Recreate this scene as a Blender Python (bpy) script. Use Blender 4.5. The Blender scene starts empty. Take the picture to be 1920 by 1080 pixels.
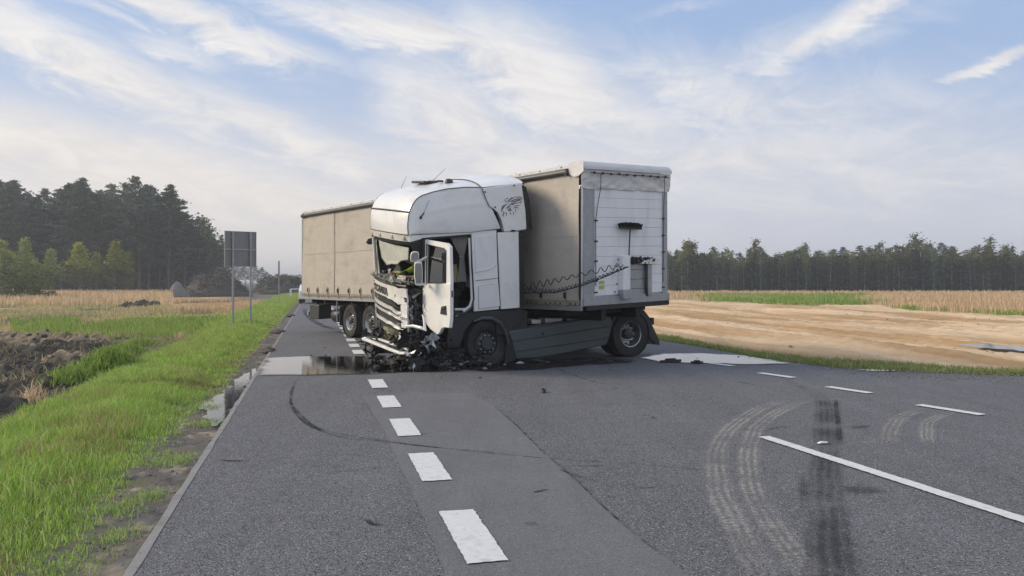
import bpy, math, random
import numpy as np
from mathutils import Vector, Matrix, noise
R = math.radians
random.seed(7); rng = np.random.default_rng(7)
S = bpy.context.scene
COL = S.collection
F, H, HZ = 1515.0, 1.7, 528.0      # focal length in photo pixels, eye height, horizon row

# ------------------------------------------------------------------ camera, world, sun, exposure
cd = bpy.data.cameras.new('camera'); cam = bpy.data.objects.new('camera', cd); COL.objects.link(cam)
cam.location = (0, 0, H); cam.rotation_euler = (R(90), 0, 0)
cd.sensor_width = 36; cd.lens = 36 * F / 1920; cd.shift_y = -12 / 1920; cd.clip_end = 6000; cd.clip_start = 0.05
S.camera = cam
SUN_AZ, SUN_EL = R(-80), R(29)
w = bpy.data.worlds.new('World'); S.world = w; w.use_nodes = True
nt = w.node_tree; nt.nodes.clear()
class NG:
    """tiny helper for math node chains"""
    def __init__(s, nt): s.nt = nt; s.k = 0
    def n(s, t, **kw):
        x = s.nt.nodes.new(t)
        for a, b in kw.items(): setattr(x, a, b)
        return x
    def put(s, node, i, v):
        if isinstance(v, bpy.types.NodeSocket): s.nt.links.new(v, node.inputs[i])
        else: node.inputs[i].default_value = v
    def m(s, op, a, b=0.0, c=None, clamp=False):
        x = s.n('ShaderNodeMath', operation=op, use_clamp=clamp); s.put(x, 0, a); s.put(x, 1, b)
        if c is not None: s.put(x, 2, c)
        return x.outputs[0]
    def mix(s, f, a, b):
        x = s.n('ShaderNodeMix', data_type='RGBA'); s.put(x, 0, f); s.put(x, 6, a); s.put(x, 7, b); return x.outputs[2]
    def ramp(s, v, lo, hi):
        x = s.n('ShaderNodeMapRange', interpolation_type='SMOOTHSTEP'); s.put(x, 0, v); s.put(x, 1, lo); s.put(x, 2, hi); return x.outputs[0]
    def noise(s, vec, scale, detail=5, rough=.55, dist=0.0, lac=2.0):
        x = s.n('ShaderNodeTexNoise'); s.put(x, 'Vector', vec); x.inputs['Scale'].default_value = scale
        x.inputs['Detail'].default_value = detail; x.inputs['Roughness'].default_value = rough
        x.inputs['Distortion'].default_value = dist; x.inputs['Lacunarity'].default_value = lac
        return x.outputs['Fac']
    def comb(s, x_, y_, z_=0.0):
        x = s.n('ShaderNodeCombineXYZ'); s.put(x, 0, x_); s.put(x, 1, y_); s.put(x, 2, z_); return x.outputs[0]
g = NG(nt)
tc = g.n('ShaderNodeTexCoord'); sp = g.n('ShaderNodeSeparateXYZ'); nt.links.new(tc.outputs['Generated'], sp.inputs[0])
X_, Y_, Z_ = sp.outputs
az = g.m('ARCTAN2', X_, Y_)
el = g.m('ARCSINE', Z_)
sky = g.n('ShaderNodeTexSky', sky_type='NISHITA', sun_disc=False, sun_elevation=SUN_EL, sun_rotation=SUN_AZ % (2 * math.pi),
          altitude=100, air_density=1.0, dust_density=1.6, ozone_density=2.2)
zz = g.m('ADD', g.m('MAXIMUM', Z_, 0.0), 0.07)
pu, pv = g.m('DIVIDE', X_, zz), g.m('DIVIDE', Y_, zz)
th = R(14)
a_ = g.m('SUBTRACT', g.m('MULTIPLY', pu, math.cos(th)), g.m('MULTIPLY', pv, math.sin(th)))   # across the streaks
b_ = g.m('ADD', g.m('MULTIPLY', pu, math.sin(th)), g.m('MULTIPLY', pv, math.cos(th)))        # along
pl = g.comb(a_, g.m('MULTIPLY', b_, 0.42))
warp = g.noise(pl, 0.9, 3, .5)
pl2 = g.comb(g.m('ADD', a_, g.m('MULTIPLY', warp, 1.6)), g.m('ADD', g.m('MULTIPLY', b_, 0.42), warp))
n_big = g.noise(pl2, 0.75, 6, .58, .3)
n_fine = g.noise(pl2, 6.0, 9, .7, 1.1)
n_mid = g.noise(g.comb(g.m('ADD', az, g.m('MULTIPLY', el, .9)), g.m('MULTIPLY', el, 2.6)), 9.0, 10, .66, .9)
# cloud banks: centre x, y, half length, half width (photo pixels turned into angles), slope, strength
banks = [(150, 110, 260, 48, 22, .9), (520, 250, 300, 42, 20, .75), (380, 45, 240, 34, 14, .95), (330, 95, 90, 24, 8, .55), (560, 90, 60, 20, 20, .5),
         (800, 70, 280, 42, 10, .85), (1010, 150, 250, 85, 28, .95), (850, 230, 190, 95, 38, .8), (1150, 230, 240, 90, 30, .7), (1020, 320, 300, 70, 5, .8),
         (120, 290, 420, 62, 8, .95), (520, 370, 320, 40, 10, .8), (1590, 40, 190, 26, -24, .85), (1480, 90, 240, 42, -12, .5), (1850, 125, 80, 9, -12, .8),
         (1680, 255, 110, 34, -22, .55), (1430, 300, 400, 70, 0, .7), (1330, 180, 230, 70, 20, .62), (1520, 215, 330, 90, 8, .5), (1650, 340, 420, 70, 0, .6), (1280, 15, 80, 14, -8, .35), (1850, 330, 300, 50, 5, .45)]
acc = None
wx = g.m('MULTIPLY', g.m('SUBTRACT', n_mid, .5), .06)
for cx, cy, L, W, ang, k in banks:
    a0 = math.atan((cx - 960) / F); e0 = math.atan((HZ - cy) / F * math.cos(a0)); t = R(-ang)
    da = g.m('SUBTRACT', g.m('ADD', az, wx), a0); de = g.m('SUBTRACT', g.m('ADD', el, wx), e0)
    u = g.m('MULTIPLY', g.m('ADD', g.m('MULTIPLY', da, math.cos(t)), g.m('MULTIPLY', de, math.sin(t))), F / L)
    v = g.m('MULTIPLY', g.m('SUBTRACT', g.m('MULTIPLY', de, math.cos(t)), g.m('MULTIPLY', da, math.sin(t))), F / W)
    d = g.m('ADD', g.m('MULTIPLY', u, u), g.m('MULTIPLY', v, v))
    e = g.m('MULTIPLY', g.m('EXPONENT', g.m('MULTIPLY', d, -.8)), k)
    acc = e if acc is None else g.m('MAXIMUM', acc, e)
tex = g.m('ADD', g.m('MULTIPLY', n_fine, .55), g.m('MULTIPLY', n_mid, .45))
gen = g.m('MULTIPLY', g.ramp(n_big, .46, .72), .55)
back = g.m('MAXIMUM', g.ramp(g.m('ABSOLUTE', az), .6, 1.0), g.ramp(el, .38, .6))                      # generic cirrus round the unseen sky, thickened to whiten and raise fill light
cover = g.m('MAXIMUM', acc, g.m('ADD', g.m('MULTIPLY', gen, .3), g.m('MULTIPLY', g.m('ADD', g.m('MULTIPLY', gen, .7), .38), back)))
mask = g.m('ADD', cover, g.m('MULTIPLY', g.m('SUBTRACT', tex, .5), g.m('ADD', .7, g.m('MULTIPLY', cover, 1.15))))
mask = g.m('POWER', g.ramp(mask, .04, 1.0), .9)
cl_col = g.mix(g.ramp(g.m('ADD', n_mid, g.m('MULTIPLY', Z_, .3)), .35, .7), (6.5, 6.3, 6.25, 1), (7.9, 7.6, 7.3, 1))
# low air: cream on the sun's side, grey lavender on the other
low = g.m('POWER', g.m('SUBTRACT', 1.0, g.ramp(el, -.02, .34)), 1.15)
lc = g.mix(g.ramp(az, -.45, .5), (7.75, 6.95, 6.1, 1), (5.85, 5.85, 6.25, 1))
hue = g.mix(.82, sky.outputs[0], (3.15, 4.4, 6.7, 1))
base = g.mix(g.m('MULTIPLY', low, .9), hue, lc)
cl2 = g.mix(g.m('MULTIPLY', low, .6), cl_col, lc)
fin = g.mix(g.m('MULTIPLY', mask, .93), base, cl2)
bg = g.n('ShaderNodeBackground'); nt.links.new(fin, bg.inputs[0]); bg.inputs[1].default_value = 0.1
wo = g.n('ShaderNodeOutputWorld'); nt.links.new(bg.outputs[0], wo.inputs[0])
sd_ = bpy.data.lights.new('sun', 'SUN'); sd_.energy = 2.7; sd_.angle = R(22); sd_.color = (1.0, .83, .60)
sun = bpy.data.objects.new('sun', sd_); COL.objects.link(sun)
sv = Vector((math.sin(SUN_AZ) * math.cos(SUN_EL), math.cos(SUN_AZ) * math.cos(SUN_EL), math.sin(SUN_EL)))
sun.rotation_euler = sv.to_track_quat('Z', 'Y').to_euler()
S.view_settings.view_transform = 'Standard'; S.view_settings.look = 'None'
S.view_settings.exposure = 0.3; S.view_settings.gamma = 1.0
S.render.engine = 'CYCLES'; S.cycles.max_bounces = 8; S.cycles.transparent_max_bounces = 16

# ------------------------------------------------------------------ materials
def mat(name, col, rough=.6, metal=0.0, var=.15, vs=3.0, bump=0.0, bs=40.0, dirt=None, ds=2.0, da=.5, vcol=None, transl=0.0, spec=.5,
        coat=0.0, stretch=(1, 1, 1), rot=0.0, alpha=1.0, vgain=1.0, rvar=0.0, bdist=.02):
    m = bpy.data.materials.new(name); m.use_nodes = True; t = m.node_tree; n = NG(t)
    p = t.nodes['Principled BSDF']; c = n.n('ShaderNodeTexCoord')
    mp = n.n('ShaderNodeMapping'); t.links.new(c.outputs['Object'], mp.inputs[0]); mp.inputs['Scale'].default_value = stretch; mp.inputs['Rotation'].default_value = (0, 0, rot)
    V = mp.outputs[0]
    if vcol:
        a = n.n('ShaderNodeAttribute', attribute_name=vcol); base_ = a.outputs['Color']
    else: base_ = (*col, 1)
    nz = n.noise(V, vs, 6, .6)
    lo = n.n('ShaderNodeMix', data_type='RGBA', blend_type='MULTIPLY'); lo.inputs[0].default_value = 1.0
    n.put(lo, 6, base_)
    k = n.m('ADD', 1 - var, n.m('MULTIPLY', nz, 2 * var)); cc = n.comb(k, k, k); t.links.new(cc, lo.inputs[7])
    out = lo.outputs[2]
    if dirt:
        dn = n.ramp(n.noise(V, ds, 8, .68, .5), .5 - .04, .5 + .22)
        out = n.mix(n.m('MULTIPLY', dn, da), out, (*dirt, 1))
    t.links.new(out, p.inputs['Base Color'])
    p.inputs['Roughness'].default_value = rough; p.inputs['Metallic'].default_value = metal
    if rvar:
        t.links.new(n.m('ADD', rough - rvar, n.m('MULTIPLY', n.noise(V, vs * 2.3, 5, .6), 2 * rvar), clamp=True), p.inputs['Roughness'])
    p.inputs['Specular IOR Level'].default_value = spec; p.inputs['Coat Weight'].default_value = coat
    if alpha < 1: p.inputs['Alpha'].default_value = alpha
    if bump:
        b = n.n('ShaderNodeBump'); b.inputs['Strength'].default_value = bump; b.inputs['Distance'].default_value = bdist
        t.links.new(n.noise(V, bs, 5, .6), b.inputs['Height']); t.links.new(b.outputs[0], p.inputs['Normal'])
    if transl:
        o = t.nodes['Material Output']; tr = n.n('ShaderNodeBsdfTranslucent'); t.links.new(out, tr.inputs[0])
        mx = n.n('ShaderNodeMixShader'); mx.inputs[0].default_value = transl
        t.links.new(p.outputs[0], mx.inputs[1]); t.links.new(tr.outputs[0], mx.inputs[2]); t.links.new(mx.outputs[0], o.inputs[0])
    return m
M = {}
M['paint'] = mat('cab_paint', (.83, .83, .82), .3, var=.04, dirt=(.50, .47, .41), ds=1.7, da=.35, coat=.3, rvar=.08, bump=.35, bs=1.7, bdist=.05)
M['paint2'] = mat('locker_paint', (.80, .80, .80), .35, var=.04, dirt=(.4, .38, .35), ds=2.2, da=.25, coat=.2)
M['plast'] = mat('black_plastic', (.018, .019, .021), .55, var=.2, bump=.15, bs=150, dirt=(.07, .065, .06), ds=2.5, da=.35)
M['trim'] = mat('dark_trim', (.03, .031, .035), .45, var=.2, dirt=(.08, .075, .07), ds=3, da=.4)
M['skirt'] = mat('slate_skirt_paint', (.058, .078, .085), .38, var=.12, dirt=(.10, .095, .085), ds=1.3, da=.5, coat=.15, stretch=(1, 1, 2.5))
M['rubber'] = mat('tyre_rubber', (.022, .022, .023), .8, var=.2, bump=.3, bs=60, dirt=(.09, .085, .075), ds=5, da=.5)
M['steel'] = mat('rim_steel', (.42, .43, .44), .38, metal=.85, var=.15, dirt=(.14, .12, .10), ds=7, da=.55, rvar=.1)
M['darksteel'] = mat('sooty_steel', (.07, .07, .075), .5, metal=.6, var=.3, dirt=(.03, .025, .02), ds=6, da=.6)
M['chassis'] = mat('chassis_black', (.014, .014, .016), .6, var=.3, dirt=(.05, .045, .04), ds=4, da=.5)
M['galv'] = mat('galvanised_steel', (.33, .35, .37), .5, metal=.55, var=.28, vs=9, dirt=(.50, .50, .49), ds=7, da=.3, bump=.05)
M['alu'] = mat('aluminium', (.62, .63, .64), .4, metal=.75, var=.12, vs=5)
M['board'] = mat('white_boards', (.80, .81, .83), .4, var=.05, dirt=(.52, .53, .54), ds=2.4, da=.4, stretch=(1, 1, .35))
M['curtain'] = mat('cream_tarpaulin', (.47, .43, .375), .62, var=.07, vs=.9, bump=.25, bs=3.0, dirt=(.33, .29, .245), ds=.9, da=.75, stretch=(.8, 1, 1.6), bdist=.05)
M['tarp'] = mat('white_tarpaulin', (.66, .66, .66), .5, var=.08, bump=.6, bs=7, dirt=(.42, .41, .40), ds=2.6, da=.4, bdist=.04)
M['hem'] = mat('stained_hem', (.30, .26, .20), .7, var=.15, dirt=(.2, .16, .11), ds=5, da=.6)
M['tube'] = mat('grey_tarp_tube', (.06, .062, .07), .45, var=.2, dirt=(.14, .14, .14), ds=3, da=.3, stretch=(.4, 1, 1))
M['ink'] = mat('black_ink', (.012, .012, .014), .45, var=.1)
M['letter'] = mat('letter_chrome', (.06, .055, .05), .35, metal=.5, var=.1)
M['cream'] = mat('door_lining', (.52, .49, .43), .6, var=.08)
M['fabric'] = mat('grey_curtain_fabric', (.42, .40, .37), .9, var=.12, bump=.2, bs=60, transl=.2)
M['beige'] = mat('beige_fabric', (.50, .42, .26), .9, var=.12, bump=.2, bs=60)
M['seat'] = mat('charcoal_seat_fabric', (.035, .037, .042), .9, var=.2, bump=.3, bs=80)
M['interior'] = mat('dark_interior', (.022, .024, .028), .75, var=.2)
M['intgrey'] = mat('interior_grey', (.16, .17, .18), .7, var=.15)
M['paper'] = mat('paper', (.62, .58, .50), .8, var=.15)
M['leaf'] = mat('olive_radiator', (.115, .12, .065), .45, metal=.35, var=.45, vs=6, bump=.8, bs=14, dirt=(.05, .045, .03), ds=5, da=.8)
M['hivis'] = mat('hi_vis_fabric', (.38, .62, .03), .75, var=.12, bump=.2, bs=30)
M['reflective'] = mat('reflective_tape', (.6, .6, .58), .4, var=.05)
M['skin'] = mat('skin', (.52, .31, .21), .55, var=.08)
M['hair'] = mat('brown_hair', (.05, .03, .018), .8, var=.2)
M['cap'] = mat('green_cap_cloth', (.16, .36, .03), .8, var=.1)
M['trousers'] = mat('navy_trousers', (.02, .025, .045), .85, var=.15)
M['signback'] = mat('sign_back_aluminium', (.21, .215, .225), .55, metal=.2, var=.12, dirt=(.2, .2, .2), ds=3, da=.25)
M['post'] = mat('sign_post_steel', (.33, .34, .36), .5, metal=.5, var=.15, vs=6)
M['white'] = mat('road_paint', (.64, .65, .66), .7, var=.10, vs=14, bump=.3, bs=120, dirt=(.30, .30, .31), ds=16, da=.45)
M['stick'] = mat('yellow_sticker', (.60, .52, .10), .5, var=.05)
M['stick2'] = mat('green_sticker', (.40, .48, .10), .5, var=.05)
M['lens'] = mat('amber_lens', (.55, .50, .42), .25, var=.05)
M['red'] = mat('red_lens', (.10, .02, .015), .3, var=.05)
M['rope'] = mat('tir_cable', (.05, .055, .06), .6, var=.1)
M['olivebroom'] = mat('dark_bristle', (.022, .026, .018), .9, var=.4, vs=20, bump=.8, bs=90)
M['bark'] = mat('pine_bark', (.105, .085, .075), .9, var=.3, bump=.5, bs=8, stretch=(1, 1, .3))
M['birchbark'] = mat('birch_bark', (.34, .33, .31), .85, var=.3, vs=6, stretch=(.4, .4, 3))
def leafmat(nm, transl=.25, vary=0.0):
    m = mat(nm, (0, 0, 0), .75, var=.18, vs=.8, vcol='col', transl=transl, spec=.12)
    if vary:
        t = m.node_tree; n = NG(t); p = t.nodes['Principled BSDF']; src = p.inputs['Base Color'].links[0].from_socket
        rn = n.n('ShaderNodeObjectInfo').outputs['Random']; r2 = n.m('FRACT', n.m('MULTIPLY', rn, 17.3))
        a = n.m('ADD', 1 - vary, n.m('MULTIPLY', rn, 2 * vary)); c = n.comb(n.m('MULTIPLY', a, n.m('ADD', .86, n.m('MULTIPLY', r2, .34))), n.m('MULTIPLY', a, n.m('ADD', .96, n.m('MULTIPLY', r2, .1))), n.m('MULTIPLY', a, n.m('SUBTRACT', 1.08, n.m('MULTIPLY', r2, .4))))
        mu = n.n('ShaderNodeMix', data_type='RGBA', blend_type='MULTIPLY'); mu.inputs[0].default_value = 1; t.links.new(src, mu.inputs[6]); t.links.new(c, mu.inputs[7])
        for l in [l for l in t.links if l.from_socket == src and l.to_node != mu]:
            to = l.to_socket; t.links.remove(l); t.links.new(mu.outputs[2], to)
    return m
M['needles'] = leafmat('pine_needles', .12, .42); M['leaves'] = leafmat('young_leaves', .3, .3); M['grass'] = leafmat('grass_blades', .38)
M['ground'] = mat('bare_ground', (0, 0, 0), .95, var=.22, vs=2.2, vcol='col', bump=.6, bs=9, spec=.15, bdist=.03)
M['sand'] = mat('graded_sand', (0, 0, 0), .95, var=.14, vs=1.2, vcol='col', bump=.7, bs=4, spec=.1, bdist=.04, stretch=(1.4, .5, 1), rot=R(-13.7), dirt=(.38, .27, .16), ds=1.3, da=.4)
M['soil'] = mat('peaty_soil', (0, 0, 0), .95, var=.3, vs=5, vcol='col', bump=.7, bs=22, spec=.12, bdist=.03)
M['brush'] = mat('brushwood', (.075, .068, .056), .9, var=.45, vs=1.2, bump=.8, bs=8)
M['stickwood'] = mat('dead_wood', (.16, .14, .115), .9, var=.3)
M['concrete'] = mat('edge_concrete', (.24, .24, .24), .85, var=.2, vs=9, bump=.5, bs=60, dirt=(.13, .125, .12), ds=4, da=.85)
def glass(name, tint=(.75, .82, .8), rough=.02, dark=.5, glossy=(1, 1, 1)):
    m = bpy.data.materials.new(name); m.use_nodes = True; t = m.node_tree; n = NG(t); t.nodes.remove(t.nodes['Principled BSDF'])
    tr = n.n('ShaderNodeBsdfTransparent'); tr.inputs[0].default_value = (*[dark * x for x in tint], 1)
    gl = n.n('ShaderNodeBsdfGlossy'); gl.inputs['Roughness'].default_value = rough; gl.inputs[0].default_value = (*glossy, 1)
    fr = n.n('ShaderNodeFresnel'); fr.inputs[0].default_value = 1.5
    mx = n.n('ShaderNodeMixShader'); t.links.new(n.m('ADD', fr.outputs[0], .06), mx.inputs[0]); t.links.new(tr.outputs[0], mx.inputs[1]); t.links.new(gl.outputs[0], mx.inputs[2])
    t.links.new(mx.outputs[0], t.nodes['Material Output'].inputs[0]); return m
M['glass'] = glass('window_glass', dark=.45)
M['shard'] = mat('crazed_windscreen', (.52, .54, .48), .35, var=.3, vs=9, bump=.8, bs=60, alpha=.86)
M['mirror'] = mat('mirror_glass', (.16, .17, .19), .08, metal=1.0, var=.02)
def water():
    m = bpy.data.materials.new('standing_water'); m.use_nodes = True; t = m.node_tree; n = NG(t); t.nodes.remove(t.nodes['Principled BSDF'])
    c = n.n('ShaderNodeTexCoord')
    tr = n.n('ShaderNodeBsdfTransparent'); tr.inputs[0].default_value = (.5, .49, .46, 1)
    gl = n.n('ShaderNodeBsdfGlossy'); gl.inputs['Roughness'].default_value = .03
    fr = n.n('ShaderNodeFresnel'); fr.inputs[0].default_value = 1.33
    b = n.n('ShaderNodeBump'); b.inputs['Strength'].default_value = .12; b.inputs['Distance'].default_value = .01
    t.links.new(n.noise(c.outputs['Object'], 9, 3), b.inputs['Height']); t.links.new(b.outputs[0], gl.inputs['Normal'])
    mx = n.n('ShaderNodeMixShader')
    edge = n.ramp(n.noise(c.outputs['Object'], 5, 6, .7), .22, .36)
    t.links.new(n.m('MULTIPLY', n.m('MULTIPLY', fr.outputs[0], 1.35, clamp=True), n.m('ADD', .35, n.m('MULTIPLY', edge, .65))), mx.inputs[0])
    t.links.new(tr.outputs[0], mx.inputs[1]); t.links.new(gl.outputs[0], mx.inputs[2])
    cl = n.n('ShaderNodeBsdfTransparent'); m2 = n.n('ShaderNodeMixShader')
    fd = n.m('SUBTRACT', n.m('MULTIPLY', n.n('ShaderNodeAttribute', attribute_name='fade').outputs['Fac'], 1.5), n.m('MULTIPLY', n.noise(c.outputs['Object'], 4, 6, .7), .5), clamp=True)
    t.links.new(fd, m2.inputs[0]); t.links.new(cl.outputs[0], m2.inputs[1]); t.links.new(mx.outputs[0], m2.inputs[2])
    t.links.new(m2.outputs[0], t.nodes['Material Output'].inputs[0]); return m
M['water'] = water()
def asphalt(name, base, grain, light, smooth=False):
    m = bpy.data.materials.new(name); m.use_nodes = True; t = m.node_tree; n = NG(t); p = t.nodes['Principled BSDF']
    c = n.n('ShaderNodeTexCoord').outputs['Object']
    vo = n.n('ShaderNodeTexVoronoi'); t.links.new(c, vo.inputs['Vector']); vo.inputs['Scale'].default_value = 130
    stone = n.n('ShaderNodeSeparateColor'); t.links.new(vo.outputs['Color'], stone.inputs[0])
    fine = n.noise(c, 55, 6, .75)
    blot = n.noise(c, .55, 6, .62); mid = n.noise(c, 3.2, 6, .65, .4)
    mp = n.n('ShaderNodeMapping'); t.links.new(c, mp.inputs[0]); mp.inputs['Rotation'].default_value = (0, 0, R(-13.7)); mp.inputs['Scale'].default_value = (2.2, .16, 1)
    lane = n.noise(mp.outputs[0], 1.0, 5, .6)
    v = n.m('ADD', 1 - grain * .5, n.m('MULTIPLY', fine, grain))
    v = n.m('MULTIPLY', v, n.m('ADD', .80, n.m('MULTIPLY', blot, .4)))
    v = n.m('MULTIPLY', v, n.m('ADD', .86, n.m('MULTIPLY', mid, .28)))
    v = n.m('MULTIPLY', v, n.m('ADD', .74, n.m('MULTIPLY', lane, .52)))
    st_ = n.ramp(n.noise(c, 1.7, 7, .72, 1.2), .60, .74); v = n.m('MULTIPLY', v, n.m('SUBTRACT', 1.0, n.m('MULTIPLY', st_, .32)))
    pale = n.ramp(n.noise(mp.outputs[0], 2.6, 8, .75, .6), .56, .78); v = n.m('ADD', v, n.m('MULTIPLY', pale, .28))
    sp_ = n.ramp(stone.outputs[0], .86, .97)
    v = n.m('ADD', v, n.m('MULTIPLY', sp_, light))
    dk = n.ramp(stone.outputs[1], .80, .95)
    v = n.m('MULTIPLY', v, n.m('SUBTRACT', 1.0, n.m('MULTIPLY', dk, light * .6)))
    x = n.comb(n.m('MULTIPLY', v, base[0]), n.m('MULTIPLY', v, base[1]), n.m('MULTIPLY', v, base[2]))
    t.links.new(x, p.inputs['Base Color']); p.inputs['Roughness'].default_value = .82; p.inputs['Specular IOR Level'].default_value = .3
    b = n.n('ShaderNodeBump'); b.inputs['Strength'].default_value = .25 if smooth else .6; b.inputs['Distance'].default_value = .006
    t.links.new(n.m('ADD', fine, n.m('MULTIPLY', vo.outputs['Distance'], .8)), b.inputs['Height']); t.links.new(b.outputs[0], p.inputs['Normal'])
    return m
M['asphalt'] = asphalt('old_asphalt', (.122, .125, .136), 1.3, 1.7)
M['asphalt2'] = asphalt('patch_asphalt', (.134, .137, .148), .6, .6, True)
def mark(name, col, cover, ns, ribs=0.0, lo=.34, hi=.66, eu=.3):
    """dusty or rubbery deposit lying on the road: a broken-up film"""
    m = bpy.data.materials.new(name); m.use_nodes = True; t = m.node_tree; n = NG(t); p = t.nodes['Principled BSDF']
    uv = n.n('ShaderNodeUVMap'); s2 = n.n('ShaderNodeSeparateXYZ'); t.links.new(uv.outputs[0], s2.inputs[0])
    c = n.n('ShaderNodeTexCoord').outputs['Object']
    p.inputs['Base Color'].default_value = (*col, 1); p.inputs['Roughness'].default_value = .85; p.inputs['Specular IOR Level'].default_value = .2
    u = n.m('SUBTRACT', 1.0, n.m('ABSOLUTE', n.m('SUBTRACT', n.m('MULTIPLY', s2.outputs[0], 2.0), 1.0)))
    al = n.m('MULTIPLY', n.ramp(u, 0.0, eu), n.ramp(n.noise(c, ns, 7, .75), lo, hi))
    al = n.m('MULTIPLY', al, n.m('ADD', .3, n.ramp(n.noise(c, 1.4, 4, .6), .35, .6)))
    if ribs:
        r = n.m('ADD', .68, n.m('MULTIPLY', n.m('SINE', n.m('MULTIPLY', n.m('ADD', s2.outputs[0], n.m('MULTIPLY', n.noise(c, 2, 2), .15)), ribs * 6.283)), .32))
        lug = n.m('ADD', .86, n.m('MULTIPLY', n.m('SINE', n.m('MULTIPLY', s2.outputs[1], 95.0)), .14))
        al = n.m('MULTIPLY', al, n.m('MULTIPLY', r, lug))
    al = n.m('MULTIPLY', al, n.n('ShaderNodeAttribute', attribute_name='fade').outputs['Fac'])
    t.links.new(n.m('MULTIPLY', al, cover, clamp=True), p.inputs['Alpha']); return m
M['dust'] = mark('pale_dust_film', (.42, .405, .38), .78, 26, 4, .28, .72)
M['skid'] = mark('rubber_film', (.018, .018, .02), .95, 24, 0)
M['damp'] = mark('damp_film', (.040, .043, .046), .74, 9, 5, .18, .62, .75)
M['oil'] = mark('oily_film', (.012, .012, .013), 2.2, 3, 0)  # near-black film that paints the contact shadow below the truck
M['crackmat'] = mark('crack_shadow', (.03, .03, .03), .75, 4, 0)

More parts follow.
